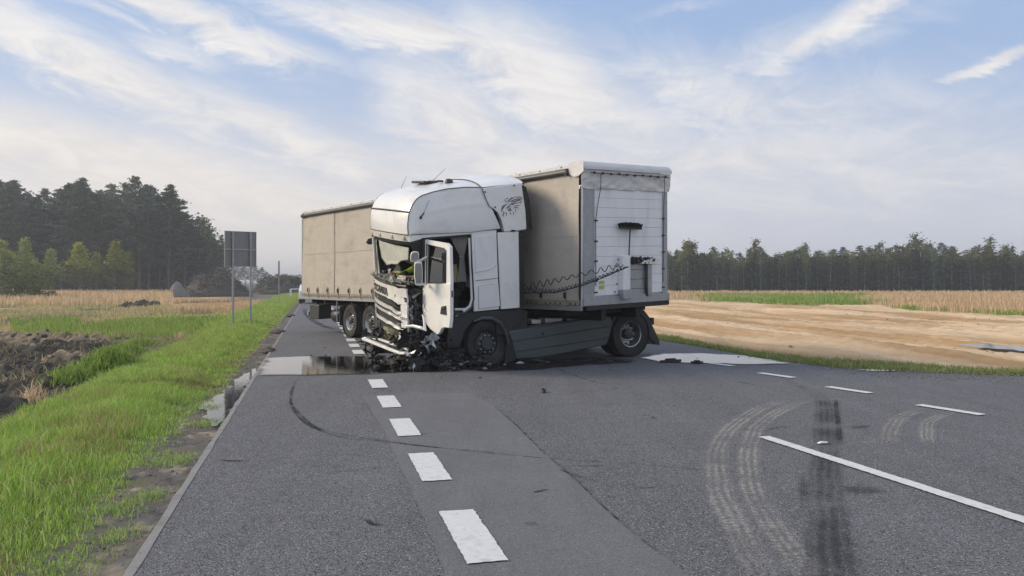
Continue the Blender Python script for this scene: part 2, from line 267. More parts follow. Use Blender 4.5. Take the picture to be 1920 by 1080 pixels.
# ------------------------------------------------------------------ mesh helpers
class MB:
    def __init__(s): s.v = []; s.f = []; s.m = []
    def add(s, vs, fs, m=0, T=None):
        o = len(s.v)
        s.v += [tuple(T @ Vector(p)) if T else tuple(p) for p in vs]
        s.f += [tuple(i + o for i in f) for f in fs]; s.m += [m] * len(fs); return s
    def box(s, c, d, m=0, T=None):
        x, y, z = [k / 2 for k in d]
        vs = [(c[0] + a * x, c[1] + b * y, c[2] + e * z) for a in (-1, 1) for b in (-1, 1) for e in (-1, 1)]
        return s.add(vs, [(0, 1, 3, 2), (4, 6, 7, 5), (0, 4, 5, 1), (2, 3, 7, 6), (0, 2, 6, 4), (1, 5, 7, 3)], m, T)
    def prism(s, pts, vec, m=0, T=None):
        n = len(pts); vec = Vector(vec); P = [Vector(p) for p in pts]
        return s.add(P + [p + vec for p in P], [tuple(range(n))[::-1], tuple(range(n, 2 * n))] +
                     [(i, (i + 1) % n, n + (i + 1) % n, n + i) for i in range(n)], m, T)
    def tube(s, path, r, seg=8, m=0, T=None, closed=False, cap=True):
        P = [Vector(p) for p in path]; n = len(P); rr = r if isinstance(r, (list, tuple)) else [r] * n
        vs = []; up = None
        for i in range(n):
            a = P[(i - 1) % n] if (i or closed) else P[0]; b = P[(i + 1) % n] if (i < n - 1 or closed) else P[-1]
            d = (b - a).normalized() if (b - a).length > 1e-9 else Vector((0, 0, 1))
            if up is None: up = Vector((0, 0, 1)) if abs(d.z) < .9 else Vector((1, 0, 0))
            sd = d.cross(up).normalized(); up = sd.cross(d).normalized()
            vs += [P[i] + (sd * math.cos(2 * math.pi * k / seg) + up * math.sin(2 * math.pi * k / seg)) * rr[i] for k in range(seg)]
        fs = []
        for i in range(n if closed else n - 1):
            j = (i + 1) % n
            fs += [(i * seg + k, i * seg + (k + 1) % seg, j * seg + (k + 1) % seg, j * seg + k) for k in range(seg)]
        if cap and not closed: fs += [tuple(range(seg))[::-1], tuple((n - 1) * seg + k for k in range(seg))]
        return s.add(vs, fs, m, T)
    def lathe(s, prof, seg=32, m=0, T=None, close=False):
        """profile (radius, y) spun about the local y axis"""
        n = len(prof); vs = [(r * math.cos(2 * math.pi * k / seg), y, r * math.sin(2 * math.pi * k / seg)) for k in range(seg) for r, y in prof]
        fs = []
        for k in range(seg):
            k2 = (k + 1) % seg
            fs += [(k * n + i, k * n + i + 1, k2 * n + i + 1, k2 * n + i) for i in range(n - 1)]
            if close: fs.append((k * n + n - 1, k * n, k2 * n, k2 * n + n - 1))
        return s.add(vs, fs, m, T)
    def grid(s, fn, nu, nv, m=0, T=None):
        vs = [fn(i / nu, j / nv) for i in range(nu + 1) for j in range(nv + 1)]
        return s.add(vs, [(i * (nv + 1) + j, (i + 1) * (nv + 1) + j, (i + 1) * (nv + 1) + j + 1, i * (nv + 1) + j + 1) for i in range(nu) for j in range(nv)], m, T)
    def ball(s, c, r, m=0, seg=10, jit=0.0, T=None):
        rr = r if isinstance(r, (tuple, list)) else (r, r, r); vs = []; nv = seg // 2 + 1
        for i in range(nv + 1):
            a = math.pi * i / nv
            for k in range(seg):
                b = 2 * math.pi * k / seg; q = 1 + (random.uniform(-jit, jit) if jit else 0)
                vs.append((c[0] + rr[0] * q * math.sin(a) * math.cos(b), c[1] + rr[1] * q * math.sin(a) * math.sin(b), c[2] + rr[2] * q * math.cos(a)))
        return s.add(vs, [(i * seg + k, i * seg + (k + 1) % seg, (i + 1) * seg + (k + 1) % seg, (i + 1) * seg + k) for i in range(nv) for k in range(seg)], m, T)
    def mesh(s, name, mats, smooth=35, fn=None):
        me = bpy.data.meshes.new(name)
        vs = [fn(Vector(p)) for p in s.v] if fn else s.v
        me.from_pydata([tuple(p) for p in vs], [], s.f)
        for m in (mats if isinstance(mats, (list, tuple)) else [mats]): me.materials.append(m)
        me.polygons.foreach_set('material_index', s.m)
        import bmesh
        bm = bmesh.new(); bm.from_mesh(me); bmesh.ops.recalc_face_normals(bm, faces=bm.faces); bm.to_mesh(me); bm.free()
        if smooth:
            me.polygons.foreach_set('use_smooth', [True] * len(me.polygons)); me.set_sharp_from_angle(angle=R(smooth))
        return me
    def build(s, name, mats, parent=None, smooth=35, bevel=0.0, fn=None, label=None, kind=None):
        o = bpy.data.objects.new(name, s.mesh(name, mats, smooth, fn)); COL.objects.link(o)
        if parent: o.parent = parent
        if bevel:
            b = o.modifiers.new('bevel', 'BEVEL'); b.width = bevel; b.segments = 2; b.limit_method = 'ANGLE'; b.angle_limit = R(40); b.harden_normals = False
        if label: o['label'] = label
        if kind: o['kind'] = kind
        return o
def tag(o, label=None, cat=None, group=None, kind=None):
    for k, v in (('label', label), ('category', cat), ('group', group), ('kind', kind)):
        if v: o[k] = v
    return o
def empty(name, loc=(0, 0, 0), rz=0.0):
    o = bpy.data.objects.new(name, None); COL.objects.link(o); o.location = loc; o.rotation_euler = (0, 0, rz); o.empty_display_size = .3; return o
def copy_tree(o, parent=None):
    c = o.copy(); COL.objects.link(c)
    if parent: c.parent = parent
    for ch in list(o.children): copy_tree(ch, c)
    return c
def G(px, py, z=0.0):
    Y = F * (H - z) / (py - HZ); return Vector(((px - 960) / F * Y, Y, z))
def at(px, py, Y): return Vector(((px - 960) / F * Y, Y, H - (py - HZ) * Y / F))
class Frame:
    def __init__(s, O, ang):
        s.O = Vector((O[0], O[1], 0)); s.a = ang; s.x = Vector((math.cos(ang), math.sin(ang), 0)); s.y = Vector((-math.sin(ang), math.cos(ang), 0))
    def loc(s, p): d = Vector(p) - s.O; return Vector((d.dot(s.x), d.dot(s.y), p[2]))
    def wor(s, p): return s.O + s.x * p[0] + s.y * p[1] + Vector((0, 0, p[2]))
    def side(s, px, py, yl):     # local point on the plane y = yl
        k = (px - 960) / F; b = s.O + s.y * yl; t = (k * b.y - b.x) / (s.x.x - k * s.x.y); Y = b.y + t * s.x.y
        return Vector((t, yl, H - (py - HZ) * Y / F))
    def front(s, px, py, xl):
        k = (px - 960) / F; b = s.O + s.x * xl; t = (k * b.y - b.x) / (s.y.x - k * s.y.y); Y = b.y + t * s.y.y
        return Vector((xl, t, H - (py - HZ) * Y / F))
RD = Vector((-.2372, .9715, 0)); RN = Vector((.9715, .2372, 0)); RP = Vector((-2.205, 4.666, 0))
def road(q, r, z=0.0): return RP + RN * q + RD * r + Vector((0, 0, z))     # q across from the left edge, r along
def qr(p): d = Vector((p[0], p[1], 0)) - RP; return d.dot(RN), d.dot(RD)
def fbm(x, y, z=0.0, o=4): return noise.fractal(Vector((x, y, z)), 1.0, 2.0, o)

# ------------------------------------------------------------------ setting: ground, road, paths
def axis(segs):
    out = []
    for a, b, d in segs: out += list(np.arange(a, b, d))
    return out + [segs[-1][1]]
xs = axis([(-2500, -300, 200), (-300, -60, 12), (-60, -24, 1.6), (-24, -16, .4), (-16, 34, .3), (34, 80, 1.5), (80, 300, 10), (300, 2500, 200)])
ys = axis([(-200, -10, 19), (-10, 3, 1), (3, 45, .3), (45, 85, .55), (85, 160, 2.5), (160, 400, 15), (400, 3500, 300)])
RB = [(60, 9.0), (30, 11.4), (16, 12.9), (9.17, 14.47), (7.84, 14.97), (6.53, 15.61), (5.98, 16.72), (5.47, 18.14), (4.89, 21.11), (4.29, 23.2), (3.4, 27), (1.9, 33), (-1.2, 43)]
def right_edge_y(x):        # asphalt border on the right, y as a function of x
    return float(np.interp(x, [p[0] for p in RB[::-1]], [p[1] for p in RB[::-1]]))
bt = ([-.05, .185, .302, .428, .512, .634, .9, 2], [95, 75.7, 62.8, 58.5, 45.2, 39.6, 34, 30])
def zone(x, y):
    """height and base colour of the bare ground"""
    q, r = qr((x, y)); n1 = fbm(x * .25, y * .25); n2 = fbm(x * 1.1, y * 1.1, 3); n3 = fbm(x * .05, y * .12, 9, 3)
    onroad = q > 0 and (q < 6.3 or (x < 60 and y < right_edge_y(x)))
    z = -.06
    if q <= 0:
        z = float(np.interp(q, [-60, -9, -4.6, -3.5, -2.7, -1.4, -.6, -.1], [-.35, -.42, -.42, -.34, -.08, .04, -.045, -.05]))
        if y > 27: z = z * max(.35, 1 - (y - 27) / 14)
        if q < -2.9: z += .07 * n1 + .03 * n2
        if q < -2.7 and 9 < y < 28:
            z = -.25 if q < -2.55 else z; z = min(z, -.06)
        if q > -.62:
            col = (.115, .105, .095) if n2 > -.1 else (.15, .13, .11)
            z = -.04 + .014 * math.sin(r * 52 + 1.5 * n2) * min(1, -q * 8)
        elif q > -2.8: col = (.13, .17, .05)
        elif 9 < y < 26.5: col = (.085, .078, .068) if n1 + .4 * n2 < .10 + max(0, (y - 19)) * -.09 else (.38, .29, .20)
        elif y < 9: col = (.06, .07, .035)
        else:
            m_ = n3 + .35 * n1
            col = (.50, .38, .25) if m_ > .0 else ((.30, .29, .14) if m_ > -.2 else (.33, .28, .22))
            if 30 < y < 60 and n3 < -.05: col = (.10, .11, .05)
            if y > 110: col = (.07, .075, .045)
            if x / y > -.36 and 60 < y < 130: col = (.15, .135, .12)
    else:
        if onroad: col = (.1, .1, .1)
        else:
            z = -.07; t = x / max(y, 1)
            by = float(np.interp(t, *bt))
            if y < by:
                ridge = fbm(q * .8 + .4 * math.sin(r * .12), r * .10, 2, 5); rut = noise.noise(Vector((q * 2.2, r * .12, 1)))
                ed = min(1, max(0, (y - right_edge_y(x) - 1.2) / 3)) if x < 60 else 1
                z += (.17 * ridge + .06 * rut + .03 * n2) * ed + .06 * ed
                f_ = ridge + .4 * n1
                fq = fbm(q * .55 + .5 * math.sin(r * .09), r * .045, 7, 4) + .35 * ridge; k = min(1, max(0, (fq + .35) / .75)); k = k * k * (3 - 2 * k); col = tuple(a + (b - a) * k for a, b in zip((.40, .265, .14), (.62, .475, .32)))
            else:
                z += .12 + .05 * n1
                col = (.40, .29, .17)
                if .24 < t < .44 and y < 100: col = (.17, .21, .07)
            if x < 60 and y < right_edge_y(x) + .9: col = (.16, .17, .09)
            if y > 118: col = (.09, .085, .055)
    return z, col
V = []; C = []
for y in ys:
    for x in xs:
        z, c = zone(float(x), float(y)); V.append((x, y, z)); C.append((*c, 1))
nx = len(xs)
def split_mesh(name, cond, matr):
    fs = []
    for j in range(len(ys) - 1):
        for i in range(nx - 1):
            if cond((xs[i] + xs[i + 1]) / 2, (ys[j] + ys[j + 1]) / 2): a = j * nx + i; fs.append((a, a + 1, a + nx + 1, a + nx))
    used = sorted({i for f in fs for i in f}); mp = {k: i for i, k in enumerate(used)}
    me = bpy.data.meshes.new(name); me.from_pydata([V[k] for k in used], [], [tuple(mp[i] for i in f) for f in fs]); me.materials.append(matr)
    at_ = me.color_attributes.new('col', 'FLOAT_COLOR', 'POINT'); at_.data.foreach_set('color', np.array([C[k] for k in used], np.float32).ravel())
    me.polygons.foreach_set('use_smooth', [True] * len(me.polygons))
    o = bpy.data.objects.new(name, me); COL.objects.link(o); o['kind'] = 'structure'; return o
def is_sand(x, y):
    q, r = qr((x, y)); return q > 0 and y > 11 and x > 2 and y < float(np.interp(x / max(y, 1), *bt)) + 2 and y > (right_edge_y(x) + .6 if x < 60 else 9)
def is_soil(x, y):
    q, r = qr((x, y)); return q < -2.55 and q > -13.2 and 1.4 < r < 25.4
tracks = [(9.5 + k * 1.45 + random.uniform(-.5, .5), random.uniform(.3, 1.3), random.uniform(.08, .16), random.uniform(0, 6), random.uniform(.5, 1)) for k in range(16)]
def fine_sand(q, r):
    p = road(q, r); x, y = p.x, p.y; z, c = zone(x, y)
    if not (q > 0 and y > right_edge_y(x) + 1.6 and y < float(np.interp(x / y, *bt))): return (x, y, z + .004), (*c, 1)
    ed = min(1, y - right_edge_y(x) - 1.6); dz = 0; dk = 1.0
    for q0, am, fr_, ph, st in tracks:
        d = q - q0 - am * math.sin(r * fr_ + ph)
        if abs(d) < .5:
            g_ = math.exp(-(d / .16) ** 2); bm_ = math.exp(-((abs(d) - .30) / .08) ** 2); dz += st * (-.055 * g_ + .035 * bm_ + .018 * g_ * math.sin(r * 26)); dk -= .22 * st * g_
    n_ = fbm(x * 3.3, y * 3.3, 8, 4); dz += .03 * n_ + .02 * fbm(x * 9, y * 9, 3, 2)
    k = dk * (1 + .14 * n_); return (x, y, z + .012 + dz * ed), (c[0] * k, c[1] * k, c[2] * k, 1)
V2 = []; C2 = []; ok_ = []; qs_ = np.arange(8.0, 33, .13); rs_ = np.arange(6.5, 40, .13)
for r in rs_:
    for q in qs_:
        a, b = fine_sand(float(q), float(r)); V2.append(a); C2.append(b); ok_.append(a[1] > right_edge_y(a[0]) + .7)
nq = len(qs_); me = bpy.data.meshes.new('sand_tracks')
me.from_pydata(V2, [], [(j * nq + i, j * nq + i + 1, (j + 1) * nq + i + 1, (j + 1) * nq + i) for j in range(len(rs_) - 1) for i in range(nq - 1) if ok_[j * nq + i] and ok_[(j + 1) * nq + i + 1]]); me.materials.append(M['sand'])
me.color_attributes.new('col', 'FLOAT_COLOR', 'POINT').data.foreach_set('color', np.array(C2, np.float32).ravel()); me.polygons.foreach_set('use_smooth', [True] * len(me.polygons))
o = bpy.data.objects.new('sand_tracks', me); COL.objects.link(o); o['kind'] = 'structure'
for i in range(len(V)):
    q, r = qr(V[i])
    if 8.6 < q < 32.4 and 7.1 < r < 39.4 and V[i][1] > right_edge_y(V[i][0]) + 1.6: V[i] = (V[i][0], V[i][1], V[i][2] - .25)
split_mesh('sand_lot', is_sand, M['sand']); 
def pit(q, r):
    p = road(q, r); x, y = p.x, p.y; f_ = min(1, max(0, (-2.55 - max(0, y - 17) * .30 - q) / .8)) * min(1, max(0, (y - 9) / 1.5)) * min(1, max(0, (27.5 - y) / 2.5))
    n1 = fbm(x * .25, y * .25); a = fbm(x * .7, y * .9, 5, 6); rdg = (1 - abs(noise.noise(Vector((x * 1.1, y * 1.5, 3)))) * 2) ** 2; b = fbm(x * 4, y * 4, 2, 4); c = fbm(x * 13, y * 13, 6, 3)
    z = -.10 + f_ * (-.18 + .20 * a + .13 * max(0, rdg) + .15 * b + .075 * c + .26 * math.exp(-((y - 24) / 1.8) ** 2))
    t = n1 * .6 + .5 * a + (y - 17.5) * .075 + .15 * b
    k = .75 + .5 * c + .3 * b
    col = (.080 * k, .074 * k, .064 * k) if t < .45 else ((.31 * k, .25 * k, .18 * k) if t < .95 else (.33 * k, .28 * k, .18 * k))
    if f_ < .25: col = (.16 * k, .18 * k, .075 * k)
    return (x, y, z), (*col, 1)
qs_ = np.arange(-13.5, -2.3, .085); rs_ = np.arange(1.2, 25.6, .085); V2 = []; C2 = []
for r in rs_:
    for q in qs_: a, b = pit(float(q), float(r)); V2.append(a); C2.append(b)
nq = len(qs_); me = bpy.data.meshes.new('soil_pit')
me.from_pydata(V2, [], [(j * nq + i, j * nq + i + 1, (j + 1) * nq + i + 1, (j + 1) * nq + i) for j in range(len(rs_) - 1) for i in range(nq - 1)]); me.materials.append(M['soil'])
me.color_attributes.new('col', 'FLOAT_COLOR', 'POINT').data.foreach_set('color', np.array(C2, np.float32).ravel()); me.polygons.foreach_set('use_smooth', [True] * len(me.polygons))
o = bpy.data.objects.new('soil_pit', me); COL.objects.link(o); o['kind'] = 'structure'
split_mesh('ground', lambda x, y: not is_sand(x, y) and not is_soil(x, y), M['ground'])

def sheet(name, pts, z, m, parent=None, kind='structure', label=None):
    mb = MB(); n = len(pts); mb.add([(p[0], p[1], z) for p in pts], [tuple(range(n))])
    o = mb.build(name, m, parent, smooth=0, label=label)
    if kind and not parent: o['kind'] = kind
    return o
# the road slab: raised body with a real edge
left = [road(0, r) for r in (-30, 0, 20, 60, 150, 1200)]
rightfar = [road(6.3, r) for r in (1200, 150, 60)]
pts = left + rightfar + [Vector((a, b, 0)) for a, b in RB[::-1]] + [Vector((60, -30, 0))]
mb = MB(); mb.prism([(p.x, p.y, -.12) for p in pts], (0, 0, .12))
asph = mb.build('road', M['asphalt'], smooth=0, kind='structure')
# concrete haunch along the left edge
mb = MB()
def hq(r, a): return a + .02 * fbm(r * 1.3, 0, 5) + .014 * fbm(r * 7, 3) - .01
N = 260; rs = [(-8 + 150 * (i / N) ** 1.8) for i in range(N + 1)]
vs = []
for r in rs: vs += [road(-.055 + .012 * fbm(r * 2, 8), r, -.05), road(-.04 + .015 * fbm(r * 2, 8), r, .004), road(hq(r, .03), r, .004)]
mb.add(vs, [(3 * i + k, 3 * i + k + 1, 3 * i + k + 4, 3 * i + k + 3) for i in range(N) for k in (0, 1)])
mb.build('road_edge', M['concrete'], asph, smooth=0)
# tread-churned mud strip between concrete and grass
rr_ = np.arange(-4, 34, .045); qq_ = np.linspace(-.95, -.05, 20); V2 = []; C2 = []
for r in rr_:
    for q in qq_:
        p = road(q, r); n2 = fbm(p.x * 2.2, p.y * 2.2, 3); n3 = fbm(p.x * 9, p.y * 9, 1); rip = max(0, math.sin((r + .5 * q) * 34 + 3 * n2)) ** 1.5
        env = max(0.0, 1 - abs(q + .36) / .34) * (.4 + .6 * (n2 > -.15))
        V2.append((p.x, p.y, -.038 + env * (.030 * rip - .012) + .012 * n3 + .010 * n2)); k = .8 + .5 * n3 + .25 * n2
        C2.append((.145 * k, .138 * k, .130 * k, 1) if n2 < .3 else (.24 * k, .21 * k, .17 * k, 1))
me = bpy.data.meshes.new('mud_strip'); nq = len(qq_)
me.from_pydata(V2, [], [(j * nq + i, j * nq + i + 1, (j + 1) * nq + i + 1, (j + 1) * nq + i) for j in range(len(rr_) - 1) for i in range(nq - 1)]); me.materials.append(M['ground'])
me.color_attributes.new('col', 'FLOAT_COLOR', 'POINT').data.foreach_set('color', np.array(C2, np.float32).ravel()); me.polygons.foreach_set('use_smooth', [True] * len(me.polygons))
o = bpy.data.objects.new('mud_strip', me); COL.objects.link(o); o['kind'] = 'structure'
# smoother resurfaced strip
pp = [(678, 742), (760, 737), (880, 738), (925, 760), (960, 792), (990, 820), (1030, 858), (1080, 900), (1120, 940), (1200, 1010), (1300, 1085)]
P = [G(*p) for p in pp] + [Vector((1.9, 2.2, 0)), Vector((2.3, -4, 0)), Vector((.2, -4, 0)), G(838, 1085), G(800, 990), G(762, 900), G(722, 812)]
out = []
for i in range(len(P)):
    a, b = P[i], P[(i + 1) % len(P)]; k = max(1, int((b - a).length / .06))
    for j in range(k):
        c = a.lerp(b, j / k); out.append((c.x + .02 * fbm(c.x * 7, c.y * 7), c.y + .02 * fbm(c.x * 7, c.y * 7, 4)))
sheet('repair_patch', out, .004, M['asphalt2'], asph)
def ribbon(name, pts, width, z, m, parent, fades=(.18, .18), taper=True):
    """a strip following ground points; uv.x runs across, uv.y along in metres"""
    P = [Vector((p[0], p[1], 0)) for p in pts]; Q = []
    for i in range(len(P) - 1):          # Catmull-Rom
        p0 = P[max(i - 1, 0)]; p1 = P[i]; p2 = P[i + 1]; p3 = P[min(i + 2, len(P) - 1)]
        n = max(3, int((p2 - p1).length / .12))
        for j in range(n):
            t = j / n; Q.append(.5 * ((2 * p1) + (p2 - p0) * t + (2 * p0 - 5 * p1 + 4 * p2 - p3) * t * t + (3 * p1 - p0 - 3 * p2 + p3) * t ** 3))
    Q.append(P[-1]); n = len(Q); vs = []; uv = []; s_ = 0
    for i, c in enumerate(Q):
        d = (Q[min(i + 1, n - 1)] - Q[max(i - 1, 0)]).normalized(); nn = Vector((-d.y, d.x, 0))
        wd = width if not callable(width) else width(i / (n - 1))
        if taper: wd *= min(1, .35 + i / n * 8, .35 + (n - 1 - i) / n * 8)
        wd *= 1 + .12 * fbm(c.x * 3, c.y * 3, 2)
        if i: s_ += (c - Q[i - 1]).length
        vs += [c - nn * wd / 2 + Vector((0, 0, z)), c + nn * wd / 2 + Vector((0, 0, z))]; uv += [(0, s_), (1, s_)]
    mb = MB(); mb.add(vs, [(2 * i, 2 * i + 1, 2 * i + 3, 2 * i + 2) for i in range(n - 1)])
    o = mb.build(name, m, parent, smooth=0)
    ul = o.data.uv_layers.new(name='UVMap')
    for l in o.data.loops: ul.data[l.index].uv = uv[l.vertex_index]
    fa = o.data.attributes.new('fade', 'FLOAT', 'POINT'); e = fades
    fa.data.foreach_set('value', [min(1, (i // 2) / max(1, e[0] * n), (n - 1 - i // 2) / max(1, e[1] * n)) for i in range(2 * n)])
    return o
def rag_dash(q0, q1, r0, r1, name='lane_dash', m=None, z=.0121, pts=None):
    c = pts or [road(q0, r0), road(q1, r0), road(q1, r1), road(q0, r1)]; out = []
    for i in range(4):
        a, b = c[i], c[(i + 1) % 4]; k = max(2, int((b - a).length / .035))
        for j in range(k):
            p = a.lerp(b, j / k); out.append((p.x + random.uniform(-.005, .005), p.y + random.uniform(-.006, .006)))
    return sheet(name, out, z, m or M['white'], asph)
# short dashes of the centre line: 2 m pitch
fh = F * H
ys_first = fh / (1057 - HZ)
for k in range(-1, 34):
    Y0 = ys_first + k * 1.998; Y1 = Y0 + 1.1
    x0 = G(885 + .6146 * (HZ + fh / Y0 - 1008), HZ + fh / Y0); x1 = G(885 + .6146 * (HZ + fh / Y1 - 1008), HZ + fh / Y1)
    q0, r0 = qr(x0); q1, r1 = qr(x1)
    rag_dash(q0 - .128, q0 + .128, r0, r1)
def dash_px(a, b, wd, name='edge_dash'):
    A, B = G(*a), G(*b); d = (B - A).normalized(); n = Vector((-d.y, d.x, 0)) * wd / 2
    rag_dash(0, 0, 0, 0, name, pts=[A - n, B - n, B + n, A + n])
dash_px((1432, 820), (1935, 982), .14, 'solid_line'); dash_px((1722, 760), (1842, 779), .16); dash_px((1552, 726), (1632, 738), .17)
dash_px((1424, 700), (1488, 709), .18); dash_px((1318, 680), (1375, 687), .18); dash_px((1003, 675), (1028, 680), .16)
A = G(1935, 982); B = G(1432, 820)
# cracks and seams
ribbon('crack', [G(*p) for p in [(925, 762), (960, 790), (992, 822), (1030, 858), (1082, 902), (1122, 942), (1202, 1012), (1300, 1080)]], .028, .0055, M['crackmat'], asph, taper=False)
ribbon('crack', [G(*p) for p in [(640, 812), (700, 822), (800, 838), (1000, 858), (1200, 871), (1350, 884), (1520, 888)]], .022, .0055, M['crackmat'], asph, taper=False)
ribbon('crack', [G(*p) for p in [(1040, 690), (1100, 712), (1150, 724)]], .05, .0055, M['crackmat'], asph)
for p0, p1 in [((1185, 738), (1225, 750)), ((1260, 760), (1290, 768)), ((905, 742), (940, 746)), ((1380, 715), (1420, 722)), ((1200, 718), (1260, 722)), ((1000, 925), (1030, 918)), ((470, 864), (400, 862))]:
    ribbon('crack', [G(*p0), G((p0[0] + p1[0]) / 2, (p0[1] + p1[1]) / 2 + random.uniform(-1, 2)), G(*p1)], .05, .0055, M['crackmat'], asph)
# tyre marks, damp stains and painted shade under the truck
ribbon('tyre_mark', [G(*p) for p in [(1506, 744), (1433, 764), (1378, 798), (1346, 841), (1343, 888), (1352, 930), (1378, 982), (1405, 1040), (1440, 1085), (1500, 1180)]], .27, .007, M['dust'], asph)
ribbon('tyre_mark', [G(*p) for p in [(1530, 745), (1471, 768), (1425, 798), (1405, 841), (1405, 879), (1412, 922), (1442, 977), (1484, 1033), (1520, 1085), (1590, 1180)]], .25, .0085, M['dust'], asph)
ribbon('tyre_mark', [G(*p) for p in [(1732, 768), (1700, 778), (1681, 790), (1668, 815), (1668, 835)]], .24, .007, M['dust'], asph)
ribbon('tyre_mark', [G(*p) for p in [(1790, 772), (1745, 790), (1738, 815), (1745, 840)]], .2, .0085, M['dust'], asph)
ribbon('tyre_mark', [G(*p) for p in [(1470, 712), (1510, 730), (1542, 751), (1546, 811), (1548, 854), (1549, 918), (1553, 982), (1562, 1085), (1572, 1200)]], lambda t: .27 + .16 * t, .010, M['damp'], asph, fades=(.3, .05))
ribbon('tyre_mark', [G(*p) for p in [(1566, 748), (1572, 800), (1574, 840)]], .07, .0115, M['skid'], asph)
ribbon('damp_stain', [G(*p) for p in [(1580, 918), (1612, 920), (1645, 916)]], .36, .013, M['damp'], asph)
ribbon('damp_stain', [G(*p) for p in [(1590, 803), (1610, 802), (1622, 798)]], .22, .013, M['damp'], asph)
ribbon('damp_stain', [G(*p) for p in [(1504, 888), (1505, 920), (1506, 950)]], .10, .013, M['damp'], asph)
ribbon('tyre_mark', [G(*p) for p in [(556, 712), (546, 738), (548, 765), (575, 795), (640, 820), (750, 832)]], .05, .007, M['skid'], asph)
ribbon('tyre_mark', [G(*p) for p in [(546, 755), (560, 775), (600, 805), (680, 822), (800, 838), (1000, 856)]], .04, .0085, M['skid'], asph)
ribbon('tyre_mark', [G(*p) for p in [(572, 578), (574, 588), (590, 603), (620, 616), (660, 624), (700, 628)]], .30, .007, M['skid'], asph)
ribbon('oil_stain', [G(*p) for p in [(690, 684), (760, 690), (860, 690), (960, 688), (1060, 680), (1180, 674)]], 1.5, .013, M['oil'], asph)  # dark sheet painting the contact shadow under the wreck
ribbon('oil_stain', [G(*p) for p in [(800, 684), (900, 684), (1000, 678)]], 2.4, .0145, M['oil'], asph)  # second, wider layer of the same painted shadow
for k in range(16):
    a = Vector((random.uniform(-2.5, 5), random.uniform(5.5, 13.5), 0)); d = Vector((random.gauss(0, 1), random.gauss(0, .5), 0)).normalized() * random.uniform(.15, .7)
    ribbon('crack', [a, a + d * .5 + Vector((random.uniform(-.06, .06), random.uniform(-.06, .06), 0)), a + d], random.uniform(.02, .05), .0055, M['crackmat'], asph)
for px, py, w_ in ((1130, 760, .10), (980, 985, .05), (620, 880, .06)):
    a = G(px, py); ribbon('damp_stain', [a, a + Vector((w_, w_ * .3, 0)), a + Vector((w_ * 2, w_ * .2, 0))], w_, .0145, M['damp'], asph)
# standing water
def pool(name, pts, z=.018, amp=.11, soft=True):
    P = [G(*p) for p in pts]; out = []
    for i in range(len(P)):
        a, b = P[i], P[(i + 1) % len(P)]; k = max(1, int((b - a).length / .08))
        for j in range(k):
            c = a.lerp(b, j / k); out.append((c.x + amp * fbm(c.x * 1.8, c.y * 1.8), c.y + amp * fbm(c.x * 1.8, c.y * 1.8, 7)))
    c = Vector((sum(p[0] for p in out) / len(out), sum(p[1] for p in out) / len(out), 0)); n = len(out)
    mb = MB(); vs = []
    for k in ((1.0, .90, .72) if soft else (1.0, 1.0, 1.0)): vs += [(c.x + (p[0] - c.x) * (1 - (1 - k) * .6), c.y + (p[1] - c.y) * k, z) for p in out]
    vs.append((c.x, c.y, z))
    if not soft:
        mb.add(vs[:n], [tuple(range(n))]); o = mb.build(name, M['water'], smooth=0, kind='structure'); o.data.attributes.new('fade', 'FLOAT', 'POINT').data.foreach_set('value', [1.0] * n); return o
    mb.add(vs, [(l * n + i, l * n + (i + 1) % n, (l + 1) * n + (i + 1) % n, (l + 1) * n + i) for l in (0, 1) for i in range(n)] + [(2 * n + i, 2 * n + (i + 1) % n, 3 * n) for i in range(n)])
    o = mb.build(name, M['water'], smooth=0, kind='structure')
    o.data.attributes.new('fade', 'FLOAT', 'POINT').data.foreach_set('value', [0.0] * n + [.75] * n + [1.0] * (n + 1)); return o
pool('puddle', [(478, 706), (484, 690), (498, 672), (560, 669), (690, 668), (780, 664), (860, 668), (940, 682), (900, 692), (800, 698), (700, 703), (560, 706)])
pool('puddle', [(1196, 672), (1240, 664), (1320, 663), (1400, 668), (1492, 683), (1420, 685), (1300, 682), (1230, 680)])
pool('puddle', [(400, 797), (384, 776), (383, 757), (410, 736), (436, 716), (470, 691), (486, 690), (470, 712), (448, 744), (428, 775), (412, 796)], z=-.012, amp=.12, soft=False)
pool('puddle', [(1600, 694), (1660, 693), (1695, 697), (1640, 698)], z=.018, amp=.05)
pool('puddle', [(1790, 650), (1850, 649), (1925, 655), (1990, 662), (1925, 664), (1840, 656)], z=.06, amp=.2)

